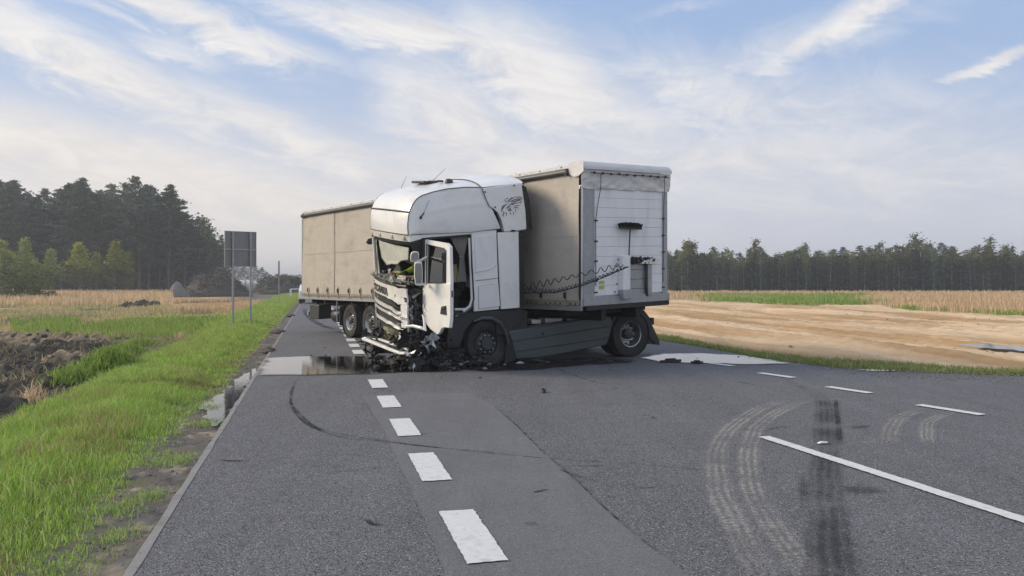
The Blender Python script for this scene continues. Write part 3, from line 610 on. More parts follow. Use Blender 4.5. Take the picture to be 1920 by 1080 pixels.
# ------------------------------------------------------------------ vegetation helpers
def blade_mesh(name, pos, hgt, wid, cols, lean=.45, kind='stuff', label=None, cat='grass', matr=None):
    n = len(pos); a = rng.uniform(0, 2 * np.pi, n); d = np.stack([np.cos(a), np.sin(a)], 1)
    b = rng.uniform(0, 2 * np.pi, n); l = np.stack([np.cos(b), np.sin(b)], 1) * (rng.uniform(.1, 1, n) * lean * hgt)[:, None]
    w_ = wid[:, None] * d / 2; V_ = np.zeros((n, 5, 3))
    V_[:, 0, :2] = pos[:, :2] - w_; V_[:, 1, :2] = pos[:, :2] + w_
    V_[:, 2, :2] = pos[:, :2] + l * .35 + w_ * .8; V_[:, 3, :2] = pos[:, :2] + l * .35 - w_ * .8; V_[:, 4, :2] = pos[:, :2] + l
    V_[:, 0:2, 2] = pos[:, 2:3] - .01; V_[:, 2:4, 2] = (pos[:, 2] + hgt * .58)[:, None]; V_[:, 4, 2] = pos[:, 2] + hgt * rng.uniform(.75, 1, n)
    base = (np.arange(n) * 5)[:, None]
    tri = np.concatenate([base + [0, 1, 2], base + [0, 2, 3], base + [3, 2, 4]], 1).reshape(-1).astype(np.int32)
    me = bpy.data.meshes.new(name); me.vertices.add(n * 5); me.vertices.foreach_set('co', V_.ravel().astype(np.float32))
    me.loops.add(len(tri)); me.loops.foreach_set('vertex_index', tri)
    me.polygons.add(len(tri) // 3); me.polygons.foreach_set('loop_start', np.arange(0, len(tri), 3, dtype=np.int32))
    me.polygons.foreach_set('loop_total', np.full(len(tri) // 3, 3, np.int32))
    me.update(calc_edges=True)
    c = np.ones((n, 5, 4), np.float32); c[:, :, :3] = cols[:, None, :]
    at_ = me.color_attributes.new('col', 'FLOAT_COLOR', 'POINT'); at_.data.foreach_set('color', c.ravel())
    me.materials.append(matr or M['grass']); o = bpy.data.objects.new(name, me); COL.objects.link(o)
    if kind: o['kind'] = kind
    if label: o['label'] = label; o['category'] = cat
    return o
def hz(x, y): return zone(float(x), float(y))[0]
def scatter(n, fx, keep, dens=None):
    P = []
    while len(P) < n:
        x, y = fx()
        if keep(x, y): P.append((x, y, hz(x, y)))
    return np.array(P)
pal_green = np.array([(.30, .50, .08), (.37, .57, .10), (.20, .34, .06), (.46, .60, .15), (.54, .60, .26), (.28, .42, .10)])
def pick(pal, n, j=.2):
    c = pal[rng.integers(0, len(pal), n)]; return np.clip(c * rng.uniform(1 - j, 1 + j, (n, 1)), 0, 1)
# the lush verge: three rings of density
for (r0, r1, n, h0, h1, wd) in ((-3.2, 9, 72000, .04, .20, .0065), (9, 28, 48000, .07, .22, .012), (28, 110, 30000, .10, .26, .03)):
    def fx():
        q = -random.uniform(.36, 3.5); r = r0 + (r1 - r0) * random.random() ** (1.0 if r1 < 28 else 1.5); p = road(q, r); return p.x, p.y
    def keep(x, y):
        q, r = qr((x, y)); e = .50 + .22 * fbm(x * 1.6, y * 1.6) + .14 * fbm(x * 6, y * 6)
        if -q < e: return random.random() < .02 or fbm(x * 3.1, y * 3.1, 8) > .30 and -q > .2
        return -q < (2.75 if 9 < y < 27 else 3.3) + .35 * fbm(x, y, 6) and fbm(x * 1.3, y * 1.3, 12) > -.42
    P = scatter(n, fx, keep)
    qn = np.array([-qr(p)[0] for p in P]); tall = np.clip((qn - .4) / .7, .35, 1) * np.array([1 + .5 * fbm(p[0] * .9, p[1] * .9, 3) for p in P])
    h = rng.uniform(h0, h1, n) * tall
    c = pick(pal_green, n); t = np.array([fbm(p[0] * .8, p[1] * .8, 20) for p in P]); dry = (t > .18) & (rng.random(n) < .5) | (rng.random(n) < .10)
    c[dry] = pick(np.array([(.42, .36, .18), (.34, .33, .13)]), int(dry.sum()))
    blade_mesh('verge_grass', P, h, rng.uniform(.6, 1.4, n) * wd, c, lean=.95)
# rough meadow beyond the verge: dry straw, olive and green tufts
def meadow(name, n, fx, keep, h0, h1, wd, pal, lean=.35):
    P = scatter(n, fx, keep); dist = P[:, 1]
    blade_mesh(name, P, rng.uniform(h0, h1, n), wd * dist / 30 * rng.uniform(.6, 1.4, n), pick(pal, n), lean=lean)
pal_dry = np.array([(.60, .44, .27), (.66, .50, .32), (.52, .38, .23), (.68, .54, .36)])
pal_mix = np.array([(.48, .42, .22), (.33, .36, .13), (.56, .47, .28), (.50, .42, .24), (.58, .46, .28)])
pal_gr = np.array([(.25, .38, .08), (.30, .42, .10), (.34, .42, .14), (.20, .30, .06)])
def fl(t0, t1, y0, y1, pw=1.0):
    def f():
        y = y0 + (y1 - y0) * random.random() ** pw; return random.uniform(t0, t1) * y, y
    return f
offv = lambda x, y: qr((x, y))[0] < -3.0
meadow('meadow_grass', 26000, fl(-.8, -.2, 26, 62, 1.2), lambda x, y: offv(x, y) and fbm(x * .25, y * .3, 31) > -.05, .08, .32, .024, pal_mix)
meadow('green_tufts', 15000, fl(-.62, -.2, 26, 37, 1.1), lambda x, y: offv(x, y) and fbm(x * .3, y * .5, 44) > -.15, .12, .45, .024, pal_gr)
meadow('dry_grass', 20000, fl(-.85, -.42, 58, 120, .9), lambda x, y: fbm(x * .08, y * .1, 51) > -.32, .4, .95, .035, pal_dry)
meadow('dry_grass', 7000, fl(-.42, -.24, 45, 75), lambda x, y: offv(x, y) and fbm(x * .15, y * .1, 51) > -.05, .2, .5, .03, pal_dry)
rightband = lambda x, y: y > float(np.interp(x / y, *bt)) + 1.5 * fbm(x * .3, y * .1)
meadow('dry_grass', 46000, fl(.16, 1.0, 34, 120, 1.3), lambda x, y: rightband(x, y) and not (.24 + .03 * fbm(x * .2, y * .1) < x / y < .43 + .05 * fbm(x * .2, y * .1) and y < 95 and fbm(x * .4, y * .1, 77) > -.3) and fbm(x * .35, y * .25, 17) > -.4, .15, .6, .022, pal_dry, .3)
meadow('green_tufts', 9000, fl(.20, .47, 55, 96, 1.2), lambda x, y: rightband(x, y) and .245 + .05 * fbm(x * .2, y * .1) < x / y < .43 + .06 * fbm(x * .2, y * .1), .2, .55, .022, pal_gr, .3)
meadow('weed_strip', 3500, fl(.3, 1.0, 34, 64), lambda x, y: abs(y - float(np.interp(x / y, *bt))) < 1.6 and fbm(x * .5, y * .2, 61) > .05, .1, .35, .03, pal_gr, .4)
# low grass between the asphalt and the sand
def fx():
    x = random.uniform(2.6, 22); return x, right_edge_y(x) + random.uniform(.15, 2.6)
def keep(x, y):
    d = y - right_edge_y(x); wmax = float(np.interp(x, [3, 5, 7, 9, 22], [2.8, 2.3, 2.0, 1.1, .9])); return .25 + .2 * fbm(x * 2, y) < d < wmax + .3 * fbm(x * 1.5, y)
P = scatter(34000, fx, keep); n = len(P)
blade_mesh('roadside_grass', P, rng.uniform(.06, .20, n), rng.uniform(.012, .024, n), pick(np.array([(.26, .33, .10), (.34, .38, .14), (.44, .40, .20), (.20, .28, .07)]), n), lean=.7)

def clump_tree(seed, h, kind):
    """returns trunk mesh, crown mesh: branches carrying leaf clumps"""
    rd = random.Random(seed); tr = MB(); V_ = []; Fc = []; Cc = []
    def leafs(c, rad, k, size, col, flat=.6):
        sh = rd.uniform(.7, 1.3)
        for _ in range(k):
            o = Vector((rd.gauss(0, 1), rd.gauss(0, 1), rd.gauss(0, flat))) * rad * .55 + c
            a = Vector((rd.gauss(0, 1), rd.gauss(0, 1), rd.gauss(0, .6))).normalized() * size * rd.uniform(.6, 1.3)
            b = a.cross(Vector((rd.gauss(0, 1), rd.gauss(0, 1), rd.gauss(0, 1)))).normalized() * size * rd.uniform(.35, .8)
            i = len(V_); V_.extend([o - a, o + b, o + a, o - b * .6]); Fc.append((i, i + 1, i + 2, i + 3))
            q = sh * rd.uniform(.75, 1.25); Cc.extend([(col[0] * q, col[1] * q, col[2] * q, 1)] * 4)
    bend = (rd.uniform(-.05, .05), rd.uniform(-.04, .04))
    ax = lambda t: Vector((bend[0] * h * t * t, bend[1] * h * t * t, h * t))
    r0 = h * (.014 if kind == 'pine' else .010)
    tr.tube([ax(t) for t in (0, .2, .4, .6, .8, 1)], [r0, r0 * .85, r0 * .7, r0 * .5, r0 * .3, r0 * .08], 7)
    if kind == 'pine':
        lo = .22 + rd.uniform(-.05, .1); nb = 60
        for i in range(nb):
            t = lo + (1 - lo) * (i / nb) ** .85; sp_ = math.sin(min(1, (1 - t) / (1 - lo) * 1.15 + .12) * math.pi * .55)
            L = h * .17 * sp_ * rd.uniform(.5, 1.35) * min(1, (1.04 - t) * 4.5) + .25; a = i * 2.4 + rd.uniform(-.5, .5); d = Vector((math.cos(a), math.sin(a), rd.uniform(.05, .4)))
            p = ax(t); e = p + d * L; tr.tube([p, p.lerp(e, .5) + Vector((0, 0, -.05 * L)), e], [r0 * .25, r0 * .16, r0 * .05], 4)
            for j in range(3 + int(L * 1.6)):
                s_ = .35 + .65 * (j + rd.random()) / (3 + int(L * 1.6))
                leafs(p + d * L * s_ + Vector((0, 0, .1)), .42 + .06 * L, 10, .24, (.10, .125, .085), .4)
        for i in range(10): leafs(ax(rd.uniform(.12, lo)) + Vector((rd.uniform(-1, 1), rd.uniform(-1, 1), 0)) * h * .05, .4, 5, .2, (.09, .09, .078), .5)
        leafs(ax(.99), .35, 16, .22, (.11, .135, .085), 1.2)
    elif kind == 'birch':
        nb = 48; lo = .12
        for i in range(nb):
            t = lo + (1 - lo) * i / nb; L = h * .24 * min(1, (1.03 - t) * 1.15) * min(1, .45 + t * 2) * rd.uniform(.45, 1.25) + .10
            a = i * 2.4 + rd.uniform(-.6, .6); d = Vector((math.cos(a), math.sin(a), rd.uniform(.5, 1.0)))
            p = ax(t); e = p + d * L; tr.tube([p, e], [r0 * .25, r0 * .05], 3)
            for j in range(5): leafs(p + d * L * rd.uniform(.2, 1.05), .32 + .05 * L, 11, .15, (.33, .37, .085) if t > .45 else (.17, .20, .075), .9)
        leafs(ax(.99), .22, 10, .12, (.36, .40, .11), 1.6)
    elif kind == 'sapling':
        nb = 34; lo = .05
        for i in range(nb):
            t = lo + (1 - lo) * i / nb; L = h * .15 * (1.15 - t) * rd.uniform(.5, 1.4) + .15
            a = i * 2.4 + rd.uniform(-.6, .6); d = Vector((math.cos(a), math.sin(a), rd.uniform(.25, .8)))
            p = ax(t); e = p + d * L; tr.tube([p, e], [r0 * .25, r0 * .05], 3)
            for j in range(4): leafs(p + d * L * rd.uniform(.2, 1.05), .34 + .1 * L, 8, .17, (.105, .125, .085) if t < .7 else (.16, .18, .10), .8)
        leafs(ax(.97), .2, 8, .14, (.12, .135, .08), 1.6)
    elif kind == 'bush':
        for i in range(260):
            a = rd.uniform(0, 6.28); rr = rd.random() ** .5 * h * .8; zt = h * rd.uniform(.05, 1) * (1 - (rr / (h * 1.0)) ** 2 * .7)
            leafs(Vector((math.cos(a) * rr, math.sin(a) * rr, zt)), .3, 16, .14, (.12, .155, .065), .7)
    tm = tr.mesh('trunk', M['bark'] if kind in ('pine',) else M['birchbark'])
    me = bpy.data.meshes.new('crown'); me.from_pydata(V_, [], Fc); me.materials.append(M['needles'] if kind in ('pine',) else M['leaves'])
    at_ = me.color_attributes.new('col', 'FLOAT_COLOR', 'POINT'); at_.data.foreach_set('color', np.array(Cc, np.float32).ravel())
    return tm, me
PROTO = {k: [clump_tree(100 + i * 7 + len(k), hh, k) for i in range(n)] for k, hh, n in (('pine', 18, 6), ('birch', 7, 4), ('sapling', 8, 7), ('bush', 3.5, 2))}
HT = dict(pine=18, birch=7, sapling=8, bush=3.5)
def plant(kind, name, x, y, h, label, cat, group=None, wide=1.0, z=None, v=None):
    tm, cm = PROTO[kind][v if v is not None else random.randrange(len(PROTO[kind]))]
    o = empty(name, (x, y, hz(x, y) if z is None else z), random.uniform(0, 6.28)); s_ = h / HT[kind]; o.scale = (s_ * wide, s_ * wide, s_)
    for nm, me in (('trunk', tm), ('crown', cm)):
        c = bpy.data.objects.new(nm, me); COL.objects.link(c); c.parent = o
    return tag(o, label, cat, group)
# tall pine wood on the left, its edge running away behind the spoil heap
prof = ([-400, 0, 60, 150, 190, 250, 270, 300, 330, 360, 395, 420], [330, 326, 346, 336, 352, 334, 352, 345, 375, 405, 428, 455])
special = {'a': (262, 331, 'tallest dark pine, its narrow pointed crown standing above the right part of the wood'),
           'b': (316, 346, 'tall pine with thin bare trunk near the right end of the left wood'),
           'c': (150, 334, 'broad dark pine whose crown peaks above the middle of the left wood')}
for k, (px, py, lb) in special.items():
    Y = 128; plant('pine', 'pine_tree', (px - 960) / F * Y, Y, (HZ - py) / F * Y + H, lb, 'tree')
for row, (Y, gap) in enumerate(((130, 17), (137, 18), (146, 19), (156, 20))):
    px = -260 + row * 7
    while px < 415 - (row == 0) * 60:
        hgt = ((HZ - float(np.interp(px, *prof))) / F * Y + H) * random.uniform(.76, 1.04) * (.95, 1, 1, .98)[row]
        YY = Y + max(0, (px - 330)) * .5
        plant('pine', 'pine_tree', (px - 960) / F * YY + random.uniform(-.6, .6), YY + random.uniform(-2, 2), hgt * YY / Y,
              'dark pine among the many packed side by side in the tall wood at left', 'tree', 'pines of the tall wood at left', wide=random.uniform(.95, 1.3))
        px += gap * random.uniform(.75, 1.25)
for px, py, Y, lb in ((398, 425, 150, 'thin leafy tree at the right end of the left wood with sky showing through'), (418, 452, 155, 'smallest see-through tree just left of the square sign'), (372, 405, 146, 'slender tree beside the last pines of the left wood')):
    plant('sapling', 'edge_tree', (px - 960) / F * Y, Y, (HZ - py) / F * Y + H, lb, 'tree', wide=1.3)
# young bright birches before the wood
for px, py, wd, lb in ((8, 455, 1.25, 'yellow-green young birch at the left border behind the dark bush'), (44, 452, 1.1, 'second yellow-green birch from the left border with a pointed top'),
                       (96, 472, 1.3, 'short dull birch between the two taller pointed birches at left'), (150, 461, 1.45, 'wide yellow-green birch in the middle of the birch row'),
                       (182, 478, 1.2, 'low birch filling the gap right of the widest birch'), (215, 458, 1.25, 'brightest yellow-green birch near the right end of the birch row'), (240, 476, 1.1, 'slim birch with pale trunk at the right end of the birch row')):
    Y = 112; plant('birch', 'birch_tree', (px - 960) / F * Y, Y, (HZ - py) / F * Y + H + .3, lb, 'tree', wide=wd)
plant('bush', 'evergreen_bush', (2 - 960) / F * 78, 78, 4.6, 'large dark green bush at the left border in front of the birches', 'bush', wide=1.25)
# undergrowth of the left wood: one mass that nobody could count
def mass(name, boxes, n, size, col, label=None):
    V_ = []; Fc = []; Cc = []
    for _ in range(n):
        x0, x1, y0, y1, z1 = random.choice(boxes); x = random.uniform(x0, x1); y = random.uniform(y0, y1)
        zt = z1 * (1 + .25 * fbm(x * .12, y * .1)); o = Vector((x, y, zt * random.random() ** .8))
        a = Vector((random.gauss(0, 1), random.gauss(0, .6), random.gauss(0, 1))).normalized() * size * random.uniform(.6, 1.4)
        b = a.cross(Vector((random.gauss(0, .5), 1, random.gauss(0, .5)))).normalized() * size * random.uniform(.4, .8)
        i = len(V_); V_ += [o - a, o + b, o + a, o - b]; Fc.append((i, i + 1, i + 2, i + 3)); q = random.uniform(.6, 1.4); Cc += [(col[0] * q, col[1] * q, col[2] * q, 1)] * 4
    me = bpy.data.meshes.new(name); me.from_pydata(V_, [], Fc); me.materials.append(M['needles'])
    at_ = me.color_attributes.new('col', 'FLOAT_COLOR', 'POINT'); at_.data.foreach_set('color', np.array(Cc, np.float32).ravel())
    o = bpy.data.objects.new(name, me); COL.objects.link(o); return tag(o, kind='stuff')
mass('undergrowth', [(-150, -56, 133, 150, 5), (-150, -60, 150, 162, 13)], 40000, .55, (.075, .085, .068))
# birch and pine plantation along the right
tprof = ([1180, 1250, 1290, 1340, 1385, 1415, 1450, 1500, 1540, 1600, 1655, 1700, 1725, 1760, 1800, 1860, 1900, 1960, 2300],
         [480, 474, 458, 466, 478, 462, 480, 466, 474, 478, 462, 468, 446, 474, 468, 462, 466, 466, 468])
for px, py, lb in ((1289, 453, 'tall thin tree rising first right of the trailer in the plantation'), (1416, 450, 'tall narrow tree with a ragged tip between trailer and mid plantation'), (1507, 457, 'tree with a small crown standing above its neighbours left of the plantation middle'),
                   (1712, 441, 'tallest crown of the right plantation, broad with a knobby top'), (1654, 456, 'pointed tree standing left of the tallest crown of the plantation'), (1855, 446, 'bare twiggy tree top standing out near the right border')):
    plant('sapling', 'plantation_tree', (px - 960) / F * 127, 127, (HZ - py) / F * 127 + H, lb, 'tree', wide=1.0, v=random.randrange(7))
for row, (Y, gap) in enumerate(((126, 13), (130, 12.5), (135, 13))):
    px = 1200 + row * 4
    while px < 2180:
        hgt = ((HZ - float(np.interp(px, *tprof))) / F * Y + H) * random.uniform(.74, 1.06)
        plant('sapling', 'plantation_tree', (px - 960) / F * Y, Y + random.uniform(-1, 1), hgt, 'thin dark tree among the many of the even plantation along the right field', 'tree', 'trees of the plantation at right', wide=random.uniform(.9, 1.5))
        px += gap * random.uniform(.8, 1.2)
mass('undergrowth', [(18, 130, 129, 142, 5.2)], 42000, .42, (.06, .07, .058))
for i, (px, py) in enumerate(((1560, 470), (1585, 466), (1612, 464), (1640, 470), (1745, 462), (1770, 458), (1790, 465), (1480, 478))):
    plant('pine', 'distant_tree', (px - 960) / F * 215, 215, (HZ - py) / F * 215 + 2, 'grey-green distant tree showing above the plantation at right', 'tree', 'distant trees above the right plantation', wide=1.5)
for px, py, Y in ((432, 505, 300), (446, 500, 300), (460, 502, 290), (474, 500, 300), (488, 505, 290), (500, 513, 310), (412, 500, 280)):
    plant('pine', 'distant_tree', (px - 960) / F * Y, Y, (HZ - py) / F * Y + 2.5, 'hazy far tree behind the square sign and the heaps', 'tree', 'far trees behind the sign', wide=1.8)
for px, py in ((528, 524), (540, 525), (552, 527), (562, 526), (515, 523)):
    plant('bush', 'roadside_bush', (px - 960) / F * 150, 150, (HZ - py) / F * 150 + 2.9, 'dark bush in the low row beyond the right heap beside the road', 'bush', 'low bushes far along the road', wide=1.2)
# weeds on the bank at the pit
def weed(px, py, h, wd, label, n=1400, pal=pal_gr):
    p = G(px, py, -.15); P = np.stack([p.x + rng.normal(0, wd, n), p.y + rng.normal(0, wd, n), np.zeros(n)], 1)
    rr = np.sqrt((P[:, 0] - p.x) ** 2 + (P[:, 1] - p.y) ** 2)
    P[:, 2] = -.2 + rng.random(n) * h * .6 * np.clip(1 - (rr / (wd * 2.4)) ** 2, 0, 1)
    o = blade_mesh('weed_bush', P, rng.uniform(.08, .22, n), rng.uniform(.014, .03, n), pick(pal, n), lean=1.2, kind=None); tag(o, label, 'bush')
weed(205, 700, .85, .34, 'bright green weed bush on the grass bank beside the dark soil pit', 2600)
weed(236, 668, .5, .28, 'smaller green weed bush behind the big one at the pit edge', 900)
weed(262, 650, .35, .3, 'low green weeds at the far right end of the soil pit', 900)
weed(60, 640, .4, .5, 'patch of green weeds growing on top of the soil heap at left', 900)
weed(135, 712, .4, .22, 'low green weeds between pit and verge left of the big weed bush', 600)
for px, py, lb in ((62, 757, 'tuft of pale dry stalks in front of the dark soil pit'), (338, 640, 'tuft of tall dry stalks on the bank left of the signposts')):
    weed(px, py, .5, .12, lb, 90, pal_dry)
# churned soil: clods and dead sods in the pit
mb = MB()
for _ in range(900):
    y = random.uniform(10, 26); q = -random.uniform(3.3, 11); r = (y - 4.666 + q * -.2372) / .9715; p = road(q, r); z = pit(q, r)[0][2]; s_ = random.uniform(.015, .04) + .07 * random.random() ** 3
    mb.ball((p.x, p.y, z), (s_ * random.uniform(.8, 1.6), s_ * random.uniform(.7, 1.3), s_ * random.uniform(.5, 1.0)), 0, 6, .4)
soilm = mat('dark_clods', (.075, .068, .058), .95, var=.4, vs=6, bump=.8, bs=18)
mb.build('soil_clods', soilm, smooth=0, kind='stuff')
def fx():
    p = road(-random.uniform(2.8, 13), random.uniform(4, 25)); return p.x, p.y
P = scatter(13000, fx, lambda x, y: fbm(x * .9, y * .9, 41) > -.02)
for p in P: q, r = qr(p); p[2] = pit(q, r)[0][2]
n = len(P); blade_mesh('dry_straw', P, rng.uniform(.03, .22, n), rng.uniform(.008, .016, n), pick(np.array([(.42, .36, .22), (.30, .30, .14), (.50, .42, .27), (.22, .2, .14)]), n), lean=2.0)
mb = MB()
for _ in range(1600):
    y = random.uniform(15.5, 44); x = random.uniform(5, 30); q, r = qr((x, y))
    if y < right_edge_y(x) + 2 or noise.noise(Vector((q * 1.1, r * .1, 4))) < .05: continue
    s_ = random.uniform(.01, .03) + .04 * random.random() ** 7; mb.ball((x, y, hz(x, y)), (s_ * 1.3, s_, s_ * .7), 0, 5, .35)
mb.build('sand_clods', mat('sand_lumps', (.40, .28, .16), .95, var=.3, vs=4), smooth=0, kind='stuff')
# spoil heaps far left
def heap(name, px0, px1, pytop, Y, m, label, cat='heap', sticks=0, sharp=1.0, seed=0):
    x0, x1 = (px0 - 960) / F * Y, (px1 - 960) / F * Y; hh = (HZ - pytop) / F * Y + H; cx = (x0 + x1) / 2; rx = (x1 - x0) / 2; ry = rx * .75
    def fn(u, v):
        a = v * 2 * math.pi; rr = 1 - u; x = rx * rr * math.cos(a); y = ry * rr * math.sin(a)
        z = hh * (1 - rr ** (1.9 / sharp)) ** (1.0 if sharp > .9 else 1.0) * (.92 + .25 * fbm(x * .35 + seed, y * .35, seed)) + .35 * fbm(x * 1.3, y * 1.3, seed) * (u > 0)
        return (cx + x, Y + y, max(-.3, z) if u > 0 else -.4)
    root = empty(name, (0, 0, 0)); tag(root, label, cat)
    mb = MB(); mb.grid(fn, 26, 60); mb.build('mound', m, root)
    if sticks:
        for k in range(3):
            mb = MB()
            for _ in range(sticks // 3):
                u, v = random.random() ** .7 * .9, random.uniform(.5, 1.0); p = Vector(fn(u, v)); d = Vector((random.gauss(0, 1), random.gauss(0, 1), random.gauss(0, .35))).normalized() * random.uniform(.5, 1.6)
                mb.tube([p - d * .5, p + Vector((0, 0, .1)), p + d * .5 + Vector((0, 0, .15))], [.05, .045, .02], 4)
            mb.build('branches', M['stickwood'] if k else M['brush'], root, kind='stuff')
    return root
heap('spoil_heap', 336, 474, 503, 100, M['brush'], 'big dark heap of grubbed stumps and brushwood left of the square sign', sticks=330, sharp=1.35, seed=3)
heap('gravel_cone', 312, 356, 526, 96, mat('grey_gravel', (.17, .165, .155), .95, var=.2, bump=.6, bs=8), 'small pale grey gravel cone at the left foot of the stump heap', sharp=1.35, seed=5)
heap('spoil_heap', 478, 568, 521, 118, M['brush'], 'lower heap of earth and brush between the square sign and the trailer', sticks=160, sharp=1.2, seed=9)
heap('sod_clump', 222, 300, 566, 58, mat('dark_sods', (.07, .066, .05), .95, var=.4, bump=.8, bs=9), 'low dark clump of turned sods in the dry meadow', sharp=1.0, seed=11)

# ------------------------------------------------------------------ road signs, far railing, far car
A, B = G(437, 612), at(470, 608, 31.1); B.z = 0; dv = (B - A).normalized(); nrm = Vector((-dv.y, dv.x, 0))
sg = empty('road_sign', A, math.atan2(dv.y, dv.x)); tag(sg, 'square grey back of a traffic sign carried by two thin steel posts in the verge', 'road sign')
bw = (B - A).length; sc = F / A.y
zt = H + (HZ - 433) / sc; zb = H + (HZ - 500) / sc; x0 = (422 - 437) / sc; x1 = bw + (482 - 470) / (F / B.y)
MB().box(((x0 + x1) / 2, .07, (zt + zb) / 2), (x1 - x0, .012, zt - zb)).build('sign_panel', M['signback'], sg, bevel=.003)
mb = MB()
for zc in (zt - .012, zb + .012): mb.box(((x0 + x1) / 2, .058, zc), (x1 - x0 + .01, .03, .022))
for xc in (x0 + .01, x1 - .01): mb.box((xc, .058, (zt + zb) / 2), (.022, .03, zt - zb))
mb.build('sign_rim', M['post'], sg)
MB().box(((x0 + x1) / 2, .045, (zt + zb) / 2 - .02), (x1 - x0, .03, .05)).build('cross_rail', M['post'], sg)
for xx in (0, bw):
    MB().tube([(xx, 0, -.3), (xx, 0, zt - .02)], .04, 10).build('post', M['post'], sg)
    for zc in (zt - .25, zb + .25): MB().box((xx, .02, zc), (.13, .06, .05)).build('clamp', M['post'], sg)
p = at(523, 528, 60); sn = empty('road_sign', (p.x, p.y, -.1), R(17)); tag(sn, 'narrow traffic sign seen edge-on upon one thin post near the far end of the verge', 'road sign')
MB().tube([(0, 0, -.2), (0, 0, 3.3)], .035, 8).build('post', M['post'], sn)
MB().box((0, .05, 2.75), (.10, .9, 1.15)).build('sign_panel', M['signback'], sn, bevel=.004)
rl = empty('white_railing', at(545, 558, 86)); rl.location.z = 0; tag(rl, 'small white railing with one post by the far end of the verge', 'railing')
wh = mat('white_metal', (.72, .72, .70), .5, var=.08)
MB().box((0, 0, .45), (.18, .18, .95)).build('post', wh, rl); MB().tube([(0, 0, .88), (2.2, 6, .95)], .06, 8).build('rail', wh, rl); MB().box((2.2, 6, .5), (.18, .18, 1.0)).build('post', wh, rl)
# white car beyond the trailer, only its edge seen
cr = empty('parked_car', (*at(585, 560, 64)[:2], 0), R(100)); tag(cr, 'white car standing on the far road, almost wholly hidden behind the trailer', 'car')
cp = [(-2.1, .35), (2.1, .35), (2.15, .7), (2.0, .92), (1.1, 1.02), (.5, 1.42), (-1.0, 1.48), (-1.75, 1.1), (-2.1, 1.0)]
MB().prism([(a, -.85, b) for a, b in cp], (0, 1.7, 0)).build('body', M['paint'], cr, bevel=.07)
for s_ in (-1, 1): MB().prism([(.95, s_ * .86, 1.0), (.45, s_ * .86, 1.36), (-.95, s_ * .86, 1.4), (-1.5, s_ * .86, 1.08)], (0, s_ * .01, 0)).build('side_window', M['glass'], cr)
MB().prism([(1.12, -.7, 1.04), (1.12, .7, 1.04), (.56, .7, 1.40), (.56, -.7, 1.40)], (.02, 0, .02)).build('windscreen', M['glass'], cr)
for s_ in (-1, 1):
    MB().box((2.14, s_ * .6, .72), (.05, .35, .15)).build('headlight', M['lens'], cr)
    for xx in (-1.35, 1.35): MB().lathe([(.16, 0), (.3, .0), (.33, .05), (.33, .17), (.3, .22), (.16, .22)], 20, T=Matrix.Translation((xx, s_ * .76 - .11, .33))).build('wheel', M['rubber'], cr)

